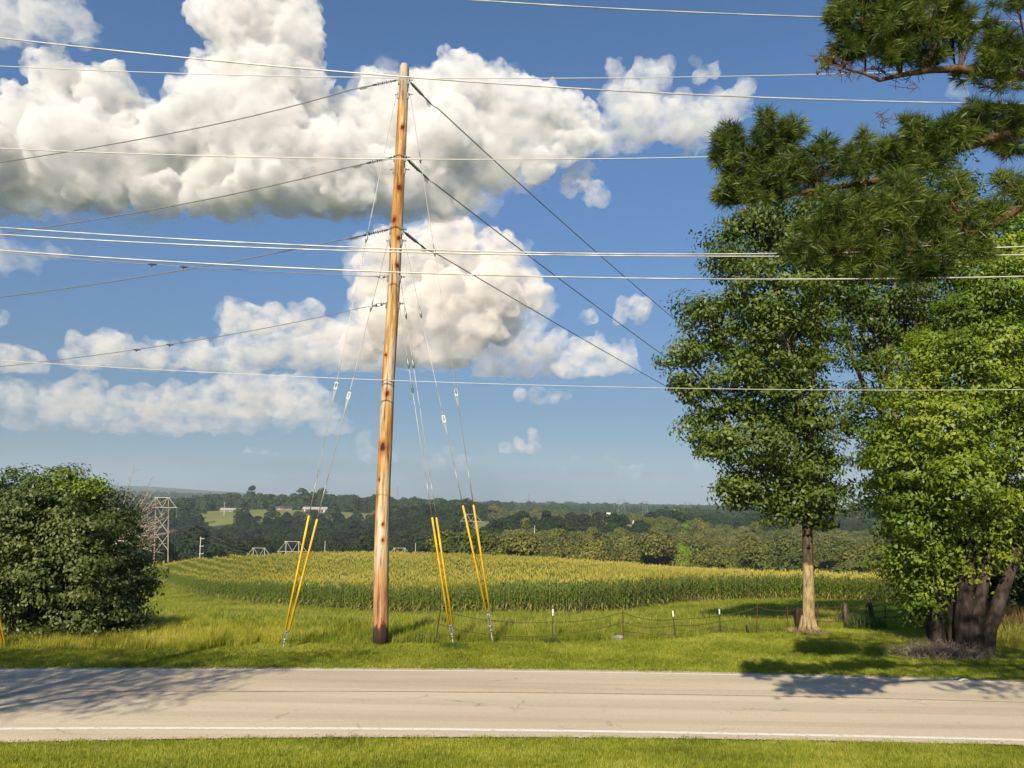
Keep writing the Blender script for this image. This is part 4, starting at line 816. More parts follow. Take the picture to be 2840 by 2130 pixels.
# ---------------------------------------------------------------- guy wires and anchors
def rod(gx, gy, hx, hy, label):
    g = atZ(gx, gy, -.02); h = atY(hx, hy, g.y+.05); r_ = empty('anchor_rod', g, label, 'anchor rod', 'anchor rods of the guy wires')
    d = (h-g); L = d.length; d.normalize(); mb = MB(); mb.tube([g-d*.1, g+d*L*.42], .016, 8); mb.build('rod', M['galv'], r_, True)
    mb = MB(); e = d.cross(Vector((0, 1, 0))).normalized()
    mb.tube([g+d*L*.42, g+d*L*.5+e*.045, g+d*L*.82+e*.05, g+d*L*.97+e*.02], .014, 6); mb.tube([g+d*L*.42, g+d*L*.5-e*.045, g+d*L*.82-e*.04, g+d*L*.97], .014, 6); mb.disc(g+d*L*.43, d, .035, .07, 8); mb.disc(g+d*L*.55, d.cross(e), .05, .05, 8); mb.build('eye_loops', M['galv'], r_, True)
    mb = MB(); mb.disc(h-d*.02, d, .085, .035, 12); mb.build('collar', M['galv'], r_); return h, e
def guy(h, off, top, gy0, gy1, ins_y, fit, label, bright=None):
    """cable from the anchor head to the pole, with yellow guard and strain insulator at the picture heights given"""
    h = Vector(h)+off; T = Vector(top); r_ = empty('guy_wire', h, label, 'guy wire', 'guy wires of the wooden pole')
    def at(y):
        lo, hi = 0., 1.
        for _ in range(40):
            m_ = (lo+hi)/2
            if proj(h.lerp(T, m_))[1] > y: lo = m_
            else: hi = m_
        return h.lerp(T, lo)
    d = (T-h).normalized(); a = at(gy0); b = at(gy1)
    mb = MB(); mb.tube([h, T], .0125, 6); mb.build('cable', M['steel_cable'] if not bright else M['alu'], r_, True)
    mb = MB(); mb.tube([h+d*.02, b-d*.04, b], [.040, .036, .026], 10); mb.build('guard', M['yellow'], r_, True)
    mb = MB(); mb.tube([b, b+d*1.5], [.018, .016], 6); mb.build('grip', M['galv'], r_, True)
    for y in fit: c = at(y); mb = MB(); mb.tube([c-d*.16, c-d*.02, c+d*.05, c+d*.3], [.016, .05, .035, .014], 8); mb.build('fitting', M['galv'], r_, True)
    if ins_y:
        c = at(ins_y); e = d.cross(Vector((0, 1, 0))).normalized(); n_ = d.cross(e); mb = MB(); ax = (e, n_, d)
        mb.box(c+e*.043, (.028, .055, .20), ax=ax); mb.box(c-e*.043, (.028, .055, .20), ax=ax); mb.box(c+d*.11, (.114, .055, .028), ax=ax); mb.box(c-d*.11, (.114, .055, .028), ax=ax)
        o = mb.build('strain_insulator', M['porcelain'], r_); bv = o.modifiers.new('soft', 'BEVEL'); bv.width = .015; bv.segments = 2
        mb = MB(); mb.tube([c-d*.12+e*.04, c-d*.5], .012, 5); mb.tube([c-d*.12-e*.04, c-d*.5], .012, 5); mb.build('loop', M['alu'], r_)
    return r_
h, e = rod(783, 1805, 796, 1749, 'leaning anchor rod left of the pole, under the left pair of yellow guards')
guy(h, e*.055, on_pole(226, -1), 1745, 1430, 1070, [662], 'guy wire from the left anchor to the pole tip, outer of its pair', True)
guy(h, -e*.055, on_pole(640, -1), 1745, 1440, 1097, [852], 'guy wire from the left anchor to the lower insulators, inner of its pair')
h, e = rod(1258, 1792, 1250, 1733, 'leaning anchor rod right of the pole, under the middle pair of yellow guards')
guy(h, e*.06, on_pole(846, 1), 1730, 1435, 0, [1010, 1078], 'guy wire from the middle anchor to the lowest pole fitting')
guy(h, -e*.06, on_pole(772, 1), 1730, 1435, 0, [872, 1010], 'guy wire from the middle anchor to the second lowest pole fitting')
h, e = rod(1368, 1792, 1353, 1693, 'leaning anchor rod standing tallest, under the right pair of yellow guards')
guy(h, e*.06, on_pole(640, 1), 1690, 1402, 1162, [870], 'guy wire from the right anchor to the lower insulators, with the lower white insulator')
guy(h, -e*.06, on_pole(232, 1), 1690, 1400, 1088, [442, 700], 'guy wire from the right anchor to the pole tip, outermost on the right')
g = atZ(16, 1800)
for q, (bx, tx, lab) in enumerate(((14, -190, 'yellow guarded guy wire leaving the left edge, right one of two'), (6, -215, 'yellow guarded guy wire leaving the left edge, left one of two'))):
    a = Vector(atY(bx, 1782, g.y)); T = Vector(atY(tx-120, 350, g.y)); b = a.lerp(Vector(T), .28); r_ = empty('guy_wire', a, lab, 'guy wire', 'guy wires at the left edge')
    mb = MB(); mb.tube([a, b], .038, 10); mb.build('guard', M['yellow'], r_, True); mb = MB(); mb.tube([a-(T-a).normalized()*.35, T], .011, 6); mb.build('cable', M['steel_cable'], r_, True)

# ---------------------------------------------------------------- wire fence
def tpost(bx, by, tx, ty, mat, white, label, w_=.035, name='fence_post'):
    b = atZ(bx, by, -.03); t = atY(tx, ty, b.y); r_ = empty(name, b, label, 'fence post', 'metal posts of the wire fence'); d = (t-b).normalized(); e = d.cross(Vector((0, 1, 0))).normalized(); n_ = d.cross(e); L = (t-b).length
    mb = MB(); mb.box((b+t)/2, (w_, .008, L), ax=(e, n_, d)); mb.box((b+t)/2+n_*.02, (.008, .034, L), ax=(e, n_, d))
    for k in range(9): mb.box(b+d*L*(.2+.085*k)-n_*.008, (.014, .012, .02), ax=(e, n_, d))
    mb.build('stake', mat, r_)
    if white: mb = MB(); mb.box(t-d*L*.09, (w_+.006, .014, L*.2), ax=(e, n_, d)); mb.box(t-d*L*.09+n_*.021, (.014, .036, L*.2), ax=(e, n_, d)); mb.build('white_tip', M['white_paint'], r_)
    return b, t
posts = []
for q, (a, lab, mt, wh) in enumerate((
 ((1207, 1785, 1222, 1688), 'rusty leaning fence post just left of the middle guy anchor', 'rust', 0),
 ((1532, 1782, 1534, 1690), 'green fence post with white tip, first to the right of the guy anchors', 't_post', 1),
 ((1729, 1780, 1727, 1692), 'rusty brown fence post beside the grey stone', 'rust', 0),
 ((1873, 1775, 1866, 1695), 'green fence post with white tip, leaning left, right of the rusty post', 't_post', 1),
 ((1997, 1757, 1995, 1690), 'green fence post with white tip nearest the single trunk tree', 't_post', 1),
 ((2098, 1757, 2101, 1675), 'plain dark fence post standing tallest left of the single trunk tree', 'rust', 0),
 ((2186, 1750, 2183, 1683), 'plain dark fence post right beside the charred stump post', 'rust', 0),
 ((2268, 1742, 2268, 1675), 'dark fence post just right of the single trunk tree', 'rust', 0),
 ((2333, 1737, 2333, 1672), 'dark metal post touching the thick upright wooden post', 'rust', 0),
 ((2398, 1729, 2404, 1674), 'thin metal post leaning right towards the thick leaning wooden post', 'rust', 0),
 ((2455, 1727, 2455, 1664), 'thin metal fence post alone right of the thick wooden posts', 't_post', 0),
 ((2504, 1722, 2504, 1662), 'last thin metal fence post before the cluster of trunks', 't_post', 0))):
    posts.append(tpost(*a, M[mt], wh, lab))
def woodpost(bx, by, tx, ty, w0, w1, mat, label):
    b = atZ(bx, by, -.05); t = atY(tx, ty, b.y); k = (b-CAM).dot(CF)/F; rg_ = random.Random(bx)
    mb = MB(); pts = [b.lerp(t, q/6) for q in range(7)]; mb.tube(pts+[t+Vector((0, 0, .03))], [(w0+(w1-w0)*q/6)*k/2*rg_.uniform(.94, 1.06) for q in range(7)]+[w1*k*.3], 11, jit=.1, rng=rg_)
    o = mb.build('wooden_post', mat, None, True); to_origin(o, b); return tag(o, label, 'wooden post', 'old wooden posts of the wire fence')
woodpost(2352, 1738, 2342, 1674, 17, 14, M['old_wood'], 'thick old wooden post, nearly upright, right of the single trunk tree')
woodpost(2423, 1731, 2411, 1673, 13, 14, M['old_wood'], 'thick old wooden post leaning left, nearest the cluster of trunks')
woodpost(2216, 1752, 2212, 1688, 24, 24, M['black_wood'], 'charred black stump post touching the single trunk tree')
woodpost(2077, 1762, 2070, 1737, 7, 6, M['black_wood'], 'short broken dark stub left of the tallest dark post')
# barbed strands
def strand(hts, sags, i0, i1, label, seed):
    rg_ = random.Random(seed); pts = []
    for i in range(i0, i1):
        b0, t0 = posts[i]; b1, t1 = posts[i+1]; a = b0.lerp(t0, hts[min(i-i0, len(hts)-1)]); c = b1.lerp(t1, hts[min(i-i0+1, len(hts)-1)]); sg = sags[min(i-i0, len(sags)-1)]; n_ = 12
        for k in range(n_): t = k/n_; pts.append(a.lerp(c, t)-Vector((0, 0, 4*sg*t*(1-t)))+Vector((0, -.02, rg_.uniform(-.008, .008))))
    pts.append(posts[i1][0].lerp(posts[i1][1], hts[-1])); mb = MB(); mb.tube(pts, .0085, 4)
    for k in range(0, len(pts)-1):
        for q in (.25, .75): c = pts[k].lerp(pts[k+1], q); mb.tube([c-Vector((.01, 0, .03)), c+Vector((.01, 0, .03))], .005, 3)
    o = mb.build('barbed_wire', M['barb']); to_origin(o, pts[0]); tag(o, label, 'barbed wire', 'barbed wires of the fence')
strand([.95, .62, .93, .72, .72, .9, .85], [.16, .10, .12, .02, .04, .05, .04], 0, 11, 'topmost sagging barbed wire of the fence', 1)
strand([.55, .22, .62, .5, .5, .62, .55], [.18, .06, .12, .06, .05, .04, .04], 0, 11, 'middle sagging barbed wire of the fence', 2)
strand([.35, .2, .32, .18, .2, .3, .25], [.05, .02, .10, .1, .04, .04, .03], 2, 11, 'lowest barbed wire, starting at the rusty post beside the stone', 3)

# ---------------------------------------------------------------- small things by the fence
def lump(name, c, r, mat, label, cat, seed, sq=.6):
    bm = bmesh.new(); bmesh.ops.create_icosphere(bm, subdivisions=3, radius=1); rg_ = np.random.default_rng(seed); ph = rg_.uniform(0, 6, 6)
    for v in bm.verts:
        p = v.co; f = 1+.14*math.sin(p.x*3.1+ph[0])+.12*math.sin(p.y*4+ph[1]+p.x)+.12*math.sin(p.z*5+ph[2]); v.co = Vector((p.x*r*f, p.y*r*f*.8, p.z*r*f*sq))
    me = bpy.data.meshes.new(name); bm.to_mesh(me); bm.free(); me.materials.append(mat); o = link(name, me); o.location = c; return tag(o, label, cat)
lump('stone', atZ(1713, 1776)+Vector((0, 0, .06)), .19, M['rock'], 'grey stone at the foot of the rusty brown post', 'stone', 4, .75)
lc = atZ(2664, 1891, .02); mb = MB(); rl = random.Random(6)
for k in range(14):
    a = Vector((rl.uniform(-.28, .28), rl.uniform(-.08, .08), rl.uniform(0, .07)))+lc; vs = [a+Vector((rl.uniform(-.11, .11), rl.uniform(-.08, .08), rl.uniform(-.02, .06))) for _ in range(3)]; mb.add(vs, [(0, 1, 2)])
o = mb.build('litter', M['plastic']); to_origin(o, lc); tag(o, 'crumpled white plastic litter on the grass edge of the road', 'litter')
def tuft_obj(name, px, py, wd, ht, n_, mat, label, seed, bw=.018, lean=.5, Yd=None, cat='plant'):
    c = atZ(px, py) if Yd is None else atY(px, py, Yd); rg_ = np.random.default_rng(seed); v, t = blades(rg_, n_, wd, ht, bw, lean); v[:, 2] *= 1-.35*np.minimum(1, np.hypot(v[:, 0], v[:, 1])/wd*1.2); o = link(name, mesh_np(name, v, t, [mat])); o.location = c; return tag(o, label, cat)
M['weed'] = leafmat('dark_weed', (.02, .045, .008), (.045, .09, .014), (.09, .14, .025), .3, .5, 8)
M['reed'] = leafmat('reddish_tall_grass', (.10, .075, .03), (.19, .12, .05), (.26, .19, .07), .35, .4, 4)
M['brush'] = leafmat('dry_brush', (.10, .085, .06), (.20, .16, .12), (.32, .26, .20), .2, 1.5, 6)
M['brush_g'] = leafmat('dry_leaves', (.16, .12, .05), (.32, .24, .12), (.45, .36, .20), .2, 1.5, 6)
tuft_obj('weed_clump', 1170, 1778, .9, .34, 700, M['weed'], 'dark green weed clump between the pole and the rusty leaning post', 1)
tuft_obj('weed_clump', 1532, 1785, .5, .20, 260, M['weed'], 'dark weed clump round the foot of the first white tipped post', 2)
tuft_obj('weed_clump', 1256, 1795, .9, .16, 300, M['weed'], 'low weeds round the foot of the middle anchor rod', 3)
tuft_obj('weed_clump', 2385, 1733, 1.6, .5, 700, M['weed'], 'dark weeds round the thick wooden posts', 4)
tuft_obj('tall_grass_clump', 2790, 1752, 3.2, 1.15, 1700, M['reed'], 'tall reddish brown grass at the right edge behind the tree cluster', 5, .03, .3)
tuft_obj('tall_grass_clump', 2800, 1772, 3.0, .7, 1200, M['blade_wild'], 'tall green grass in front of the reddish grass at the right edge', 6, .02, .4)
tuft_obj('dry_grass_clump', 2243, 1757, 1.3, .22, 900, M['brush_g'], 'pale dry grass round the flared foot of the single trunk tree', 7, .02, 1.0)
mb = MB(); rb = random.Random(9); bc = atZ(2600, 1822)      # brush pile of dead stems
for k in range(620):
    x = rb.gauss(0, .62)+rb.choice((-.35, .15, .6)); s_ = bc+Vector((x, rb.gauss(0, .35), 0)); d = Vector((rb.gauss(0, .5), rb.gauss(0, .4), rb.uniform(.25, 1))); L = rb.uniform(.25, .75)*(1-min(.5, abs(x)*.25)); m_ = s_+d*L*.55+Vector((0, 0, .05)); e_ = s_+d*L+Vector((rb.gauss(0, .12), 0, -.08*L)); mb.tube([s_, m_, e_], [.011, .009, .004], 3, cap=False)
    if k % 2: q = m_; mb.tube([q, q+Vector((rb.gauss(0, .16), rb.gauss(0, .1), rb.uniform(-.02, .18)))], [.007, .003], 3, cap=False)
o = mb.build('brush_pile', M['brush']); to_origin(o, bc); tag(o, 'heap of grey dead brush at the feet of the clustered trunks', 'brush pile')
HAZE = 1.1e-4
# ---------------------------------------------------------------- far transmission line
def hframe(cx, ty, by, hw, Y, label, mat='frame_wood', arm='frame_pale', r_=.20, brace=2, armw=2.4, hang=True, top_only=False, rx=0.0):
    """two-pole transmission frame: foot and top rows, half spacing and depth in the picture"""
    k = Y/F/.99; z0 = atY(cx, by, Y); z1 = atY(cx, ty, Y); H = (z1-z0).length; w_ = hw*k; up = (z1-z0).normalized(); e = Vector((math.cos(rx), math.sin(rx), 0)); root = empty('transmission_tower', z0, label, 'transmission tower', 'wooden transmission towers across the valley')
    for s_ in (-1, 1):
        mb = MB(); ft = z0+e*w_*s_*1.12; ft.z = min(ft.z-1, hz(ft.x, ft.y)-.5); mb.tube([ft, z1+e*w_*s_], [r_*.9, r_*.6], 8); mb.build('pole', M[mat], root)
    a0 = z1-up*w_*1.55; mb = MB(); mb.tube([a0-e*w_*armw, a0+e*w_*armw], r_*.4, 6); mb.build('crossarm', M[arm], root)
    mb = MB(); mb.tube([z1-e*w_*1.25, z1+e*w_*1.25], r_*.42, 6); mb.build('top_bar', M[arm], root)
    bars = []
    for s_ in (-1, 1): bars += [(z1+e*w_*s_, a0+e*w_*armw*.95*s_), (z1+e*w_*s_*.9, a0+e*w_*.05*s_+up*.2)]
    y = H-w_*3.0
    for q in range(brace):
        a = z0+up*y; b = z0+up*max(.5, y-w_*2.6); bars += [(a-e*w_, b+e*w_), (a+e*w_, b-e*w_)]; y -= w_*2.75
    for a, b in bars: mb = MB(); mb.tube([a, b], r_*.32, 5); mb.build('brace', M[arm], root)
    if hang:
        for s_ in (-1, 1): mb = MB(); p = a0+e*w_*armw*.97*s_; mb.tube([p, p-up*w_*1.55], r_*.4, 6); mb.build('insulator', M['galv'], root)
        mb = MB(); p = a0-up*w_*1.4; mb.tube([a0+e*w_*.8, p], r_*.45, 6); mb.tube([a0-e*w_*.8, p], r_*.45, 6); mb.build('insulator', M['galv'], root)
    return a0, e, w_
T1 = hframe(450, 1380, 1546, 17, 262, 'nearest tall transmission tower beside the round bushy tree at left', brace=2, r_=.24)
T2 = hframe(718, 1520, 1600, 15, 330, 'tower head peeping over the left part of the corn crest', 'frame_pale', brace=1, hang=False, r_=.22)
T3 = hframe(811, 1502, 1600, 17, 300, 'tower head peeping over the corn behind the left yellow guards', 'frame_pale', brace=1, r_=.22)
T4 = hframe(1108, 1520, 1600, 14, 340, 'tower head peeping over the corn just right of the wooden pole', 'frame_pale', brace=1, hang=False, r_=.2)
T5 = hframe(1306, 1426, 1500, 12, 520, 'brown tower between the right pair of yellow guards', 'frame_wood', brace=2, r_=.3)
T6 = hframe(1724, 1386, 1456, 8.5, 900, 'dark tower on the skyline, leftmost and tallest of the skyline row', 'far_metal', 'far_metal', brace=1, r_=.34)
T7 = hframe(1789, 1391, 1454, 6.8, 1000, 'dark tower on the skyline, second of the row from the left', 'far_metal', 'far_metal', brace=1, r_=.34)
T8 = hframe(1907, 1394, 1424, 7.2, 1200, 'dark tower on the skyline, third of the row from the left', 'far_metal', 'far_metal', brace=0, r_=.4)
T9 = hframe(1998, 1401, 1424, 6, 1300, 'faint small tower on the skyline, rightmost of the row', 'far_metal', 'far_metal', brace=0, r_=.3, hang=False)
T10 = hframe(1864, 1412, 1436, 7, 900, 'reddish tower standing just below the skyline row', 'frame_wood', 'frame_wood', brace=0, r_=.34, hang=False)
T11 = hframe(1541, 1459, 1500, 8, 590, 'grey tower head in front of the dark green far field, left one of two', 'far_metal', 'frame_pale', brace=0, r_=.17, hang=False)
T12 = hframe(1679, 1459, 1500, 8, 590, 'grey tower head in front of the dark green far field, right one of two', 'far_metal', 'frame_pale', brace=0, r_=.17, hang=False)
def span(a, b, sag, r_, label, n=24):
    pts = [a.lerp(b, k/n)-Vector((0, 0, 4*sag*(k/n)*(1-k/n))) for k in range(n+1)]; wire('transmission_wire', pts, r_, M['far_wire'], label, 'wire', 'far transmission wires')
M['far_wire'] = flat('far_wire_metal', (.16, .17, .17), .6, .2, .05)
for s_, nm in ((-1, 'left'), (0, 'middle'), (1, 'right')):
    off = 1.55*T1[2]; span(T1[0]+T1[1]*T1[2]*2.3*s_-Vector((0, 0, off)), T3[0]+T3[1]*T3[2]*2.3*s_-Vector((0, 0, 2)), 3.5, .045, 'faint wire from the %s arm of the nearest tower down towards the corn crest' % nm)
def simple_pole(x, ty, by, Y, label, arms=0, r_=.16, mat='frame_pale'):
    b = atY(x-2, by, Y); t = atY(x, ty, Y); root = empty('utility_pole', b, label, 'utility pole', 'small poles across the valley'); b = Vector(b); b.z = min(b.z, hz(b.x, b.y)-.3); mb = MB(); mb.tube([b, t], [r_*1.2, r_*.8], 8); mb.build('shaft', M[mat], root)
    for k in range(arms): p = t.lerp(b, .05+.2*k); mb = MB(); mb.tube([p-Vector((.3, 0, 0)), p+Vector((1.0, 0, 0))], .10, 5); mb.disc(p+Vector((1.0, 0, .12)), (0, 0, 1), .1, .3, 6); mb.build('crossarm', M[mat], root)
simple_pole(557, 1489, 1546, 250, 'slim pole with three short arms right of the nearest tower', 3)
simple_pole(623, 1392, 1434, 900, 'tall thin pole standing before the grey barn on the hill', 0, .3)
simple_pole(902, 1500, 1540, 290, 'bent pale pole behind the corn, right of the left yellow guards', 0, .14)
simple_pole(1153, 1506, 1540, 290, 'short pale pole behind the corn, left of the middle yellow guards', 0, .14)
simple_pole(1483, 1457, 1492, 420, 'pale pole standing behind the near woods right of the yellow guards', 0, .2)
simple_pole(1341, 1476, 1492, 420, 'short pale post tip among the treetops right of the last guards', 0, .15)
simple_pole(1637, 1412, 1454, 800, 'thin pole before the far sunny woods, left of the tall skyline tower', 0, .28, 'far_metal')
simple_pole(1672, 1424, 1454, 800, 'shorter thin pole next to the tall skyline tower', 0, .28, 'far_metal')
simple_pole(1578, 1445, 1471, 620, 'thin pole in the middle of the dark green far field', 0, .2, 'frame_pale')
simple_pole(1599, 1452, 1484, 600, 'dark pole in the middle of the dark green far field', 0, .2, 'far_metal')
simple_pole(1757, 1443, 1455, 800, 'short white post near the small white sheds', 0, .5, 'white_wall')
def mast(x, ty, by, Y, w_, label):
    b = atY(x, by, Y); t = atY(x, ty, Y); L = (t-b).length; mb = MB()
    for k in range(3):
        a = k*2.094; o_ = Vector((math.cos(a), math.sin(a), 0))*w_; mb.tube([b+o_, t+o_*.8], w_*.16, 4)
    for k in range(10):
        for q in range(3): a = q*2.094; c = (q+1)*2.094; mb.tube([b.lerp(t, k/10)+Vector((math.cos(a), math.sin(a), 0))*w_, b.lerp(t, (k+1)/10)+Vector((math.cos(c), math.sin(c), 0))*w_], w_*.1, 3)
    o = mb.build('radio_mast', M['far_metal']); to_origin(o, b); tag(o, label, 'radio mast')
mast(1103, 1349, 1380, 1500, 1.1, 'lattice mast rising over the dark ridge right of the wooden pole')
mast(1467, 1370, 1396, 1900, .8, 'faint thin mast on the skyline above the far field')

# ---------------------------------------------------------------- farm buildings
def gable(name, x0, x1, ytop, ybot, Y, wall, roof, label, cat, depth=12, rise=.32, wins=0, doors=0, rz=0, eave=.5):
    k = Y/F/.99; c = atY((x0+x1)/2, ybot, Y); W = (x1-x0)*k; H = (ybot-ytop)*k; hw = H*(1-rise); root = empty(name, c, label, cat)
    X = Vector((math.cos(rz), math.sin(rz), 0)); Yv = Vector((-math.sin(rz), math.cos(rz), 0)); Z = Vector((0, 0, 1)); P = lambda a, b, z: c+X*a+Yv*b+Z*z
    mb = MB(); w2 = W/2; mb.add([P(-w2, 0, -2), P(w2, 0, -2), P(w2, 0, hw), P(-w2, 0, hw), P(-w2, depth, -2), P(w2, depth, -2), P(w2, depth, hw), P(-w2, depth, hw), P(-w2, depth/2, H*.97), P(w2, depth/2, H*.97)],
        [(0, 1, 2, 3), (5, 4, 7, 6), (4, 0, 3, 8, 7), (1, 5, 6, 9, 2)]); mb.build('wall', M[wall], root)
    mb = MB(); e2 = w2+eave; sl = (H-hw)/(depth/2)*eave
    for s_, b0 in ((1, -eave), (-1, depth+eave)):
        a = [P(-e2, b0, hw-sl+.05), P(e2, b0, hw-sl+.05), P(e2, depth/2, H+.05), P(-e2, depth/2, H+.05)]; q = [p+Z*.18 for p in a]; mb.add(a+q, [(0, 1, 2, 3), (4, 7, 6, 5), (0, 4, 5, 1), (1, 5, 6, 2), (3, 2, 6, 7), (0, 3, 7, 4)])
    mb.build('roof', M[roof], root)
    for q in range(wins): x = -w2+W*(q+.6)/(wins+.2); mb = MB(); mb.box(P(x, -.04, hw*.55), (W*.06, .1, hw*.4), rz); mb.build('window', M['glass'], root)
    for q in range(doors): x = -w2+W*(q+.5)/doors; mb = MB(); mb.box(P(x, -.04, hw*.42), (W*.035, .12, hw*.84), rz); mb.build('door', M['white_wall'], root)
gable('barn', 612, 664, 1410, 1424, 960, 'barn_grey', 'barn_roof', 'long low grey metal barn at the left end of the hill pasture', 'barn', 14, .35, 0, 1, .25)
gable('farmhouse', 764, 785, 1405, 1416, 1045, 'brick', 'dark_roof', 'brick farmhouse on the crest of the hill pasture, left part of the pair', 'house', 9, .4, 3, 1)
gable('farmhouse', 788, 808, 1408, 1416, 1040, 'brick', 'dark_roof', 'low brick house right beside the farmhouse on the hill pasture', 'house', 9, .45, 2, 1)
gable('barn', 839, 904, 1407, 1423, 1010, 'barn_brown', 'barn_roof', 'long brown barn with pale roof behind the left yellow guards', 'barn', 12, .36, 4, 5)
gable('barn', 1028, 1062, 1418, 1437, 960, 'red', 'dark_roof', 'red barn showing at the left side of the wooden pole', 'barn', 11, .3, 2, 1, -.35)
gable('farmhouse', 1133, 1142, 1431, 1440, 900, 'white_wall', 'dark_roof', 'small white house under the trees right of the wooden pole', 'house', 7, .4, 2, 1)
gable('farmhouse', 1162, 1171, 1428, 1438, 940, 'white_wall', 'dark_roof', 'small white shed near the middle yellow guards on the hill', 'house', 7, .4, 1, 1)
gable('farmhouse', 1684, 1693, 1423, 1435, 1000, 'white_wall', 'white_wall', 'tall white house among the far sunny woods', 'house', 8, .3, 2, 1)
gable('farmhouse', 1750, 1756, 1433, 1438, 1000, 'white_wall', 'barn_roof', 'tiny white shed right of the tall white house', 'house', 5, .3, 1, 1)

# ---------------------------------------------------------------- woods across the valley
def crown_mesh(seed, n_, size, mat, h=13., r=5.2):
    rg_ = np.random.default_rng(seed); P_, N_ = [], []
    nb = rg_.integers(5, 9)
    for q in range(nb):
        a = rg_.uniform(0, 6.28); d = rg_.uniform(0, r*.6); c = np.array([math.cos(a)*d, math.sin(a)*d, h*rg_.uniform(.42, .80)]); rr = r*rg_.uniform(.38, .62); m_ = n_//nb; e = unit(rg_.normal(0, 1, (m_, 3))); e[:, 2] = np.abs(e[:, 2])*1.0-.25
        P_.append(c+e*rr*rg_.uniform(.72, 1.03, (m_, 1))); N_.append(unit(e+rg_.normal(0, .45, (m_, 3))+np.array([0, 0, .3])))
    for q in range(3): m_ = n_//12; a = rg_.uniform(0, 6.28, m_); P_.append(np.stack([np.cos(a)*r*.8, np.sin(a)*r*.8, rg_.uniform(0, h*.45, m_)], 1)); N_.append(unit(np.stack([np.cos(a), np.sin(a), a*0+.3], 1)+rg_.normal(0, .4, (m_, 3))))
    me = leaves_mesh('wood_crown', np.concatenate(P_), np.concatenate(N_), rg_, size, .9, mat, .1); return me
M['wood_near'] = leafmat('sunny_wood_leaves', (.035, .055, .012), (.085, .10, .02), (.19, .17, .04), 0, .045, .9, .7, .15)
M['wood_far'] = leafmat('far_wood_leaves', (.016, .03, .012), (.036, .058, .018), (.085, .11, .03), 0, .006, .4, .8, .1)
M['wood_dark'] = leafmat('dark_wood_leaves', (.012, .022, .009), (.022, .036, .013), (.036, .056, .018), 0, .02, .4, .8, .1)  # cloud shadow over the valley woods is put into this darker leaf colour
rf = np.random.default_rng(77)
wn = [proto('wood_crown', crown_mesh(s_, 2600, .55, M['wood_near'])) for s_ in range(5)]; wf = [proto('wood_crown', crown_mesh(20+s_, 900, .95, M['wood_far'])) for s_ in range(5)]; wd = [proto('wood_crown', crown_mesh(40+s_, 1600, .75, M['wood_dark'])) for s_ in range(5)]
def wood(name, Y0, Y1, sp, cond, protos, s0, s1, label):
    X, Y = [], []
    y = Y0
    while y < Y1:
        s_ = sp(y); x = np.arange(-.74*y, .74*y, s_); X.append(x+rf.uniform(-.5, .5, len(x))*s_); Y.append(y+rf.uniform(-.5, .5, len(x))*s_); y += s_
    X = np.concatenate(X); Y = np.concatenate(Y); P = np.array(1420+X/Y*F*.99); k = cond(P, Y); X, Y = X[k], Y[k]; Z = height(X, Y)-1.0; n_ = len(X)
    print(name, n_); return scatter(name, np.stack([X, Y, Z], 1), rf.uniform(0, 6.28, n_), rf.uniform(s0, s1, n_)*np.where(rf.uniform(0, 1, n_) < .06, 1.25, 1), rf.integers(0, len(protos), n_), protos, label)
def clear(P, Y):        # open ground: pasture, fields, roads between the woods
    return ((P > 560) & (P < 1235) & (Y > 850) & (Y < 1075)) | ((P > 1300) & (P < 1800) & (Y > 560) & (Y < 900)) | ((P > 430) & (P < 565) & (Y > 1000) & (Y < 1100)) | ((P > 1010) & (P < 1075) & (Y > 800) & (Y < 970)) | ((P > 600) & (P < 680) & (Y > 800) & (Y < 980)) | ((P > 820) & (P < 920) & (Y > 860) & (Y < 1030)) | ((P > 1675) & (P < 1700) & (Y > 850) & (Y < 1010)) | ((P > 1290) & (P < 1325) & (Y > 380) & (Y < 530))
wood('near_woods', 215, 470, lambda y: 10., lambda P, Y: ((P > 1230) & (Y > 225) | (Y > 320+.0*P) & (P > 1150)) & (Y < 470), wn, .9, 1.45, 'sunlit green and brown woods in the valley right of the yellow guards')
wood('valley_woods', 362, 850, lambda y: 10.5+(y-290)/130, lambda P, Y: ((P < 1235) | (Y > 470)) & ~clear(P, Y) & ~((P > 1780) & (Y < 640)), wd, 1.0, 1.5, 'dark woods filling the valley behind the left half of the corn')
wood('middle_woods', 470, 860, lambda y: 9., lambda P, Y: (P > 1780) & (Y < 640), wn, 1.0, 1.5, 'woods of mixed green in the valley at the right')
sunny = lambda P, Y: (P > 1370) & (P < 1830) & (Y > 900) & (Y < 1150)  # patch of sun on the far woods, made with the brighter leaf colour
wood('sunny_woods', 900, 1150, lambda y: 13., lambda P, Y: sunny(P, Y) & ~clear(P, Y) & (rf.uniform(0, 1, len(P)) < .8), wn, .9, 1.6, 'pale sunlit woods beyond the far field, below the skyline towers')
wood('ridge_woods', 850, 1750, lambda y: 15+(y-850)/110, lambda P, Y: ~clear(P, Y) & ~sunny(P, Y), wf, 1.3, 2.1, 'wooded ridge along the skyline')
wood('distant_woods', 1760, 3600, lambda y: 26., lambda P, Y: rf.uniform(0, 1, len(P)) < .6, wf, 1.2, 2.0, 'hazy distant woods beyond the ridge')
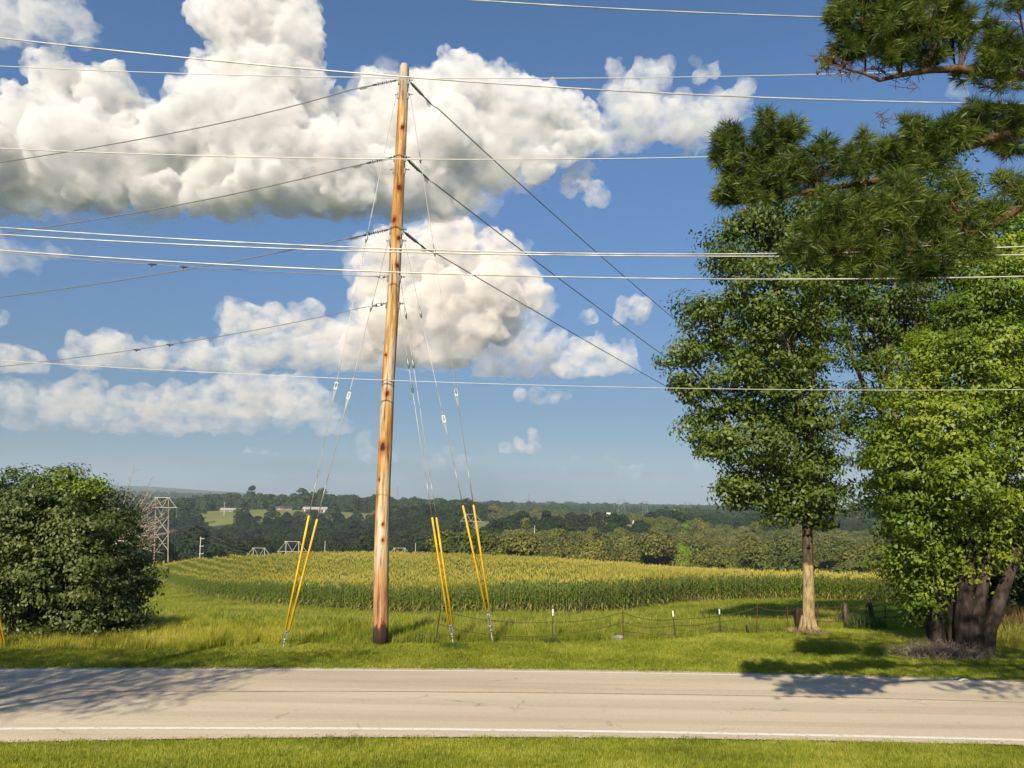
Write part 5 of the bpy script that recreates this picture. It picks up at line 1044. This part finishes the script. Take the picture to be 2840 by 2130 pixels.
def far_tree(px, py, Y, s_, mat, label, group='single trees across the valley', seed=1, h=13., r=5.2):
    b = atY(px, py, Y); root = empty('far_tree', b, label, 'tree', group); me = crown_mesh(seed, 1300, .6*s_ if s_ > .7 else .5, mat, h, r); me.transform(Matrix.Scale(s_, 4)); o = bpy.data.objects.new('crown', me); C.objects.link(o); o.parent = root
    mb = MB(); mb.tube([Vector(b)-Vector((0, 0, 1)), Vector(b)+Vector((0, 0, h*s_*.6))], [.3*s_, .15*s_], 6); mb.build('trunk', M['bark'], root)
far_tree(1893, 1566, 215, .62, M['leaf_lime'], 'bright yellow green tree at the far edge of the corn', seed=3, h=10, r=4)
far_tree(935, 1437, 930, 1.25, M['wood_dark'], 'round dark tree standing alone in the hill pasture', seed=4, h=9, r=6)
far_tree(868, 1446, 860, 1.5, M['wood_dark'], 'dark tree directly below the long brown barn', seed=5, h=9, r=6)
far_tree(695, 1380, 1400, 1.9, M['wood_dark'], 'tall tree sticking up from the ridge left of the wooden pole', seed=6, h=13, r=4.5)
far_tree(1428, 1474, 560, 1.25, M['wood_dark'], 'dark forked tree at the left end of the far field', seed=7, h=12, r=4)
far_tree(1448, 1472, 570, 1.35, M['wood_dark'], 'dark round tree beside the forked tree at the far field', seed=8, h=11, r=5)
far_tree(1516, 1486, 520, 1.45, M['wood_dark'], 'tall narrow dark tree against the middle of the far field', seed=9, h=13, r=3.6)
far_tree(1455, 1496, 380, .9, M['wood_near'], 'pale green treetop among the near woods below the far field', seed=10, h=14, r=4)
far_tree(1862, 1450, 900, 1.3, M['dead_wood'], 'pale bare tree among the far sunny woods', seed=13, h=9, r=6)
far_tree(1900, 1478, 560, .8, M['leaf_lime'], 'small lime green tree in the dark woods at right', seed=14, h=9, r=4)

# ---------------------------------------------------------------- haze
hb = MB(); hb.box((0, 0, 70), (19800, 19800, 500)); hm = bpy.data.materials.new('thin_air'); hm.use_nodes = True; n = hm.node_tree; n.nodes.remove(n.nodes['Principled BSDF']); v = n.nodes.new('ShaderNodeVolumePrincipled')
v.inputs['Color'].default_value = (.62, .76, .95, 1); v.inputs['Density'].default_value = HAZE; v.inputs['Anisotropy'].default_value = .0; n.links.new(v.outputs[0], n.nodes['Material Output'].inputs['Volume'])
hz_o = hb.build('haze', hm); tag(hz_o, None, None, None, 'stuff')
# ---------------------------------------------------------------- clouds
def ico(sub):
    bm = bmesh.new(); bmesh.ops.create_icosphere(bm, subdivisions=sub, radius=1); V_ = np.array([v.co[:] for v in bm.verts]); F_ = np.array([[v.index for v in f.verts] for f in bm.faces]); bm.free(); return V_, F_
ICO = {1: ico(1), 2: ico(2), 3: ico(3)}
cloud_tex = {}
def cloud(puffs, D, tau, label, seed, g=-.35, base=None, vox=4.0, kids=22, col=(1, 1, 1), flat_=.12, disp=1.0, grp=None, deep=.8, wisp=52.):
    """heaped cloud: lumps carrying smaller lumps, fused to one closed skin filled with scattering air"""
    rg_ = np.random.default_rng(seed); cs, rs, sb_ = [], [], []
    k = D/F
    for px, py, rp in puffs:
        c = np.array(atY(px, py, D+rg_.uniform(-1, 1)*rp*k*deep)); r = rp*k; cs.append(c); rs.append(r); sb_.append(3)
        d = unit(rg_.normal(0, 1, (kids, 3))+np.array([0, -.3, .25]))
        for e in d:
            r2 = r*rg_.uniform(.2, .45); c2 = c+e*r*rg_.uniform(.75, .98); cs.append(c2); rs.append(r2); sb_.append(2)
            for _ in range(6):
                f_ = unit((e+rg_.normal(0, .6, 3))[None])[0]; r3 = r2*rg_.uniform(.25, .5); cs.append(c2+f_*r2*.9); rs.append(r3); sb_.append(1)
    vs, fs, b = [], [], 0
    for c, r, q in zip(cs, rs, sb_):
        V_, F_ = ICO[q]; vs.append(V_*r+c); fs.append(F_+b); b += len(V_)
    V_ = np.concatenate(vs)
    if base is not None:
        zb = atY(1420, base, D).z
        if True: zb += 0
        low = V_[:, 2] < zb; V_[low, 2] = zb+(V_[low, 2]-zb)*flat_
    o = link('cloud', mesh_np('cloud', V_, np.concatenate(fs)))
    rm = o.modifiers.new('fuse', 'REMESH'); rm.mode = 'VOXEL'; rm.voxel_size = vox*k
    for s_, st in ((60, 22), (20, 12), (8, 5)):
        key = (round(s_*k)); t = cloud_tex.get(key)
        if t is None: t = bpy.data.textures.new('billow', 'CLOUDS'); t.noise_scale = s_*k; t.noise_depth = 2; cloud_tex[key] = t
        dm = o.modifiers.new('billow', 'DISPLACE'); dm.texture = t; dm.strength = st*k*disp; dm.texture_coords = 'GLOBAL'; dm.mid_level = .5
    rm = o.modifiers.new('fuse', 'REMESH'); rm.mode = 'VOXEL'; rm.voxel_size = vox*k*.8
    mt = bpy.data.materials.new('cloud_vapour'); mt.use_nodes = True; n = mt.node_tree; n.nodes.remove(n.nodes['Principled BSDF']); v = n.nodes.new('ShaderNodeVolumePrincipled')
    v.inputs['Color'].default_value = (*col, 1); v.inputs['Density'].default_value = tau/k; v.inputs['Anisotropy'].default_value = g
    nz = noise(n, 1/(wisp*k), 7, .66, None, (1, 1, 1.25)); rp = nd(n, 'ShaderNodeMapRange'); rp.inputs['From Min'].default_value = .40; rp.inputs['From Max'].default_value = .64; rp.inputs['To Min'].default_value = 0; rp.inputs['To Max'].default_value = tau*2.1/k
    n.links.new(nz.outputs['Fac'], rp.inputs[0]); n.links.new(rp.outputs[0], v.inputs['Density'])
    n.links.new(v.outputs[0], n.nodes['Material Output'].inputs['Volume']); o.data.materials.append(mt)
    tag(o, label, None, None, 'structure'); o.name = 'cloud'
    return o
WARM = (1, .965, .93); FARC = (.97, .93, .90)
cloud([(60, 330, 80), (150, 215, 66), (205, 250, 80), (300, 260, 80), (380, 330, 70), (60, 420, 110), (190, 400, 120), (320, 420, 110), (120, 500, 90), (280, 520, 90), (440, 440, 110), (440, 540, 80), (20, 520, 80), (-80, 420, 120), (560, 300, 90), (500, 360, 90),
       (600, 230, 80), (680, 170, 90), (580, 40, 66), (660, 60, 90), (760, 60, 100), (820, 130, 80), (620, -40, 90), (760, -50, 100), (840, 40, 55), (850, 230, 66), (760, 240, 100), (640, 340, 110), (740, 380, 120), (860, 330, 80), (620, 500, 110), (760, 520, 110), (880, 470, 100), (900, 570, 70), (960, 520, 80), (930, 420, 90), (540, 570, 60), (640, 590, 70), (800, 590, 70)],
      4000, .026, 'huge white cumulus tower filling the upper left sky', 1, base=596, kids=26)
cloud([(960, 330, 66), (1050, 270, 72), (1130, 270, 66), (1200, 260, 70), (1270, 200, 66), (1290, 250, 80), (1370, 250, 66), (1430, 270, 60), (1490, 290, 66), (1560, 310, 60), (1100, 380, 100), (1230, 380, 100), (1360, 380, 100), (1480, 380, 90), (1000, 460, 90), (1120, 500, 90), (1250, 500, 80), (1370, 470, 70), (1050, 560, 70), (1180, 570, 60), (1610, 330, 50), (1620, 390, 50), (1560, 410, 55), (1490, 460, 50), (1300, 540, 50), (1100, 590, 60), (960, 560, 60), (1230, 580, 50)],
      4300, .021, 'broad white cumulus behind the pole top', 2, base=600, kids=24)
cloud([(1720, 270, 60), (1790, 230, 60), (1760, 330, 80), (1860, 330, 70), (1930, 350, 66), (1990, 310, 55), (2040, 290, 50), (2070, 250, 34), (1680, 380, 60), (1840, 200, 36), (1940, 210, 26), (1980, 195, 24), (1700, 190, 30)], 4300, .009, 'thin grey veil of cloud left of the pine boughs', 3, base=420, kids=18, disp=1.8)
cloud([(1600, 500, 40), (1650, 530, 36), (1620, 470, 30), (1670, 550, 24), (1580, 520, 26)], 4400, .010, 'small soft cloud scrap below the veil', 4, kids=14, disp=1.6)
cloud([(40, 40, 70), (130, 30, 80), (200, 60, 60), (60, 100, 40), (150, 110, 40), (230, 110, 30), (260, 80, 24), (-40, 60, 80), (270, 110, 14)], 3800, .007, 'grey ragged cloud in the top left corner', 5, kids=18, disp=1.8)
cloud([(1235, 640, 50), (1200, 690, 60), (1270, 650, 50), (1260, 730, 80), (1160, 700, 60), (1080, 700, 70), (1030, 740, 50), (1060, 790, 70), (1020, 830, 50), (1130, 790, 90), (1240, 830, 90), (1360, 660, 36), (1400, 690, 40), (1380, 740, 60), (1350, 820, 80), (1440, 800, 60), (1480, 810, 44), (1320, 890, 80), (1200, 910, 90), (1080, 900, 80), (1250, 980, 70), (1140, 990, 70), (1390, 900, 60), (1000, 960, 60), (1030, 890, 50)],
      7500, .022, 'white cumulus tower right behind the middle of the pole', 6, base=1010, kids=24, col=WARM)
cloud([(660, 860, 36), (700, 880, 40), (760, 880, 44), (820, 890, 44), (870, 860, 30), (900, 920, 50), (960, 940, 44), (640, 900, 30), (720, 920, 36)], 8200, .012, 'grey low cloud left of the pole', 7, base=940, kids=18, col=WARM)
cloud([(640, 970, 50), (720, 965, 60), (820, 960, 60), (930, 955, 66), (1040, 960, 70), (1160, 960, 80), (1280, 950, 80), (1390, 930, 70), (1470, 900, 50), (560, 985, 36), (1500, 850, 44), (640, 880, 40), (740, 900, 50), (1100, 880, 80), (1250, 890, 90)], 9000, .0045, 'broad thin grey layer spread behind the pole under the middle cumulus', 26, base=1015, kids=16, disp=1.8)
cloud([(140, 1130, 50), (240, 1140, 60), (350, 1160, 50), (450, 1150, 60), (560, 1150, 60), (680, 1150, 60), (800, 1140, 60), (900, 1160, 44), (340, 1190, 40), (480, 1200, 36), (620, 1205, 30), (960, 1180, 30), (60, 1150, 50)], 14000, .0045, 'thin pinkish haze of cloud round the low banks at left', 27, base=1215, kids=14, col=(.97, .93, .90), disp=1.8)
cloud([(240, 985, 55), (300, 960, 50), (330, 985, 58), (400, 1000, 55), (460, 1010, 50), (540, 985, 45), (560, 1010, 55), (620, 1000, 45), (680, 970, 42), (700, 1000, 55), (760, 975, 50), (820, 980, 58), (880, 970, 50), (930, 985, 55), (990, 1000, 55), (1040, 1000, 50), (210, 1000, 32), (480, 985, 30)], 9500, .0095, 'long row of white puffs above the thin wire at left', 8, base=1036, kids=20, col=WARM)
cloud([(20, 990, 42), (70, 1010, 42), (110, 1020, 32), (-20, 1000, 50), (30, 1030, 38)], 9500, .0095, 'white puff at the left edge above the bushy tree', 9, base=1050, kids=18, col=WARM)
cloud([(20, 1085, 35), (60, 1090, 38), (95, 1085, 25), (10, 1120, 45), (70, 1125, 32)], 11000, .0075, 'flat cloud at the left edge below the white puff', 10, base=1148, kids=18, col=FARC)
cloud([(150, 1100, 40), (200, 1090, 45), (240, 1075, 38), (270, 1070, 28), (180, 1130, 45), (250, 1120, 42), (340, 1100, 32), (390, 1090, 30), (320, 1130, 38), (380, 1120, 32), (140, 1140, 32), (230, 1160, 32), (200, 1170, 30), (150, 1180, 28)], 12000, .0075, 'cluster of soft puffs low over the bushy tree', 11, base=1180, kids=18, col=FARC)
cloud([(490, 1085, 32), (455, 1110, 38), (430, 1140, 35), (560, 1100, 42), (620, 1080, 45), (660, 1060, 42), (700, 1080, 55), (760, 1090, 50), (800, 1070, 38), (840, 1080, 42), (880, 1110, 42), (520, 1130, 50), (600, 1130, 55), (700, 1140, 55), (790, 1140, 50), (860, 1150, 45), (400, 1160, 30), (920, 1150, 28), (930, 1165, 22)], 12500, .009, 'long pinkish cumulus bank low at left of the pole', 12, base=1166, kids=20, col=FARC)
cloud([(300, 1195, 25), (350, 1190, 32), (410, 1180, 32), (470, 1195, 30), (540, 1195, 25), (260, 1200, 18), (600, 1205, 18)], 14500, .006, 'thin pinkish strip under the long cumulus bank', 13, base=1212, kids=16, col=FARC)
cloud([(1350, 1015, 42), (1400, 1000, 48), (1440, 965, 42), (1490, 960, 42), (1540, 960, 42), (1460, 1000, 55), (1530, 1000, 50), (1600, 975, 42), (1650, 970, 42), (1700, 1000, 42), (1735, 980, 32), (1740, 1010, 32), (1640, 1010, 45), (1340, 1030, 30), (1580, 1020, 42), (1380, 1035, 32)], 9500, .0095, 'white cumulus bank right of the pole above the far fields', 14, base=1046, kids=20, col=WARM)
cloud([(1440, 1095, 22), (1490, 1100, 26), (1540, 1098, 22), (1570, 1096, 14), (1500, 1115, 18)], 10500, .012, 'small oval cloud under the bank right of the pole', 15, base=1116, kids=16, col=FARC)
cloud([(1730, 850, 28), (1760, 855, 34), (1790, 845, 24), (1720, 880, 20), (1775, 880, 24), (1640, 885, 20), (1620, 880, 14)], 7500, .012, 'small white puff between the slanting wires', 16, base=892, kids=18, col=WARM)
cloud([(1475, 1200, 16), (1480, 1215, 18), (1440, 1235, 20), (1400, 1245, 18), (1470, 1245, 18), (1490, 1240, 12)], 17000, .010, 'small ragged cloud low over the far field', 17, base=1256, kids=16, col=FARC)
cloud([(1010, 1215, 20), (1005, 1250, 30), (1030, 1265, 26), (1020, 1200, 12), (1090, 1270, 20), (1240, 1250, 16), (1220, 1280, 26), (1280, 1285, 24), (1180, 1290, 20)], 17000, .0035, 'faint pinkish cloud low behind the pole', 18, kids=14, col=FARC)
cloud([(700, 1254, 16), (730, 1260, 18), (760, 1264, 10), (680, 1258, 10)], 17000, .009, 'small flat cloud low left of the pole', 19, base=1268, kids=14, col=FARC)
cloud([(20, 710, 50), (80, 720, 40), (-30, 700, 60), (140, 700, 30), (180, 700, 20)], 7000, .0045, 'faint grey cloud at the left edge behind the white wires', 20, kids=14)
cloud([(5, 880, 16), (-10, 890, 20), (15, 895, 10)], 7000, .012, 'tiny white puff at the left edge', 21, kids=12, col=WARM)
cloud([(1683, 1270, 12), (1700, 1276, 8), (1720, 1310, 18), (1760, 1312, 22), (1780, 1300, 14), (1590, 1275, 12), (1560, 1300, 14), (1880, 1280, 10), (1940, 1290, 14)], 18000, .004, 'scattered faint puffs low over the skyline', 22, kids=12, col=FARC)
cloud([(2655, 240, 26), (2640, 255, 20), (2670, 265, 18), (1930, 170, 20)], 4500, .005, 'soft scrap of cloud between the pine boughs', 23, kids=12)

def veil(src, D, tau, label, seed, base, grow=1.16):
    cloud([(x, y, r*grow) for x, y, r in src], D, tau, label, seed, base=base, kids=10, disp=2.6, wisp=75., vox=6.)
veil([(60, 330, 80), (190, 260, 80), (330, 320, 90), (60, 450, 120), (250, 450, 130), (440, 460, 120), (560, 320, 100), (680, 200, 90), (700, 60, 110), (800, 100, 90), (700, 360, 130), (860, 330, 90), (640, 520, 110), (820, 500, 120), (980, 430, 110), (150, 540, 90), (380, 560, 80)], 4000, .0032, 'thin ragged vapour round the huge upper left cumulus', 31, 612)
veil([(1050, 300, 90), (1180, 290, 90), (1290, 260, 80), (1420, 300, 80), (1540, 330, 70), (1640, 360, 60), (1100, 420, 110), (1260, 430, 110), (1420, 420, 100), (1050, 540, 80), (1200, 560, 80), (1340, 520, 70), (1550, 420, 70), (1780, 310, 80), (1920, 340, 70)], 4300, .003, 'thin ragged vapour round the broad cumulus behind the pole top', 32, 610)
veil([(1060, 740, 90), (1200, 700, 90), (1270, 690, 80), (1250, 830, 120), (1400, 780, 80), (1120, 880, 100), (1380, 880, 90), (1000, 930, 80), (1240, 980, 90), (1480, 840, 60)], 7600, .0035, 'thin vapour round the tall cumulus behind the middle of the pole', 33, 1022)
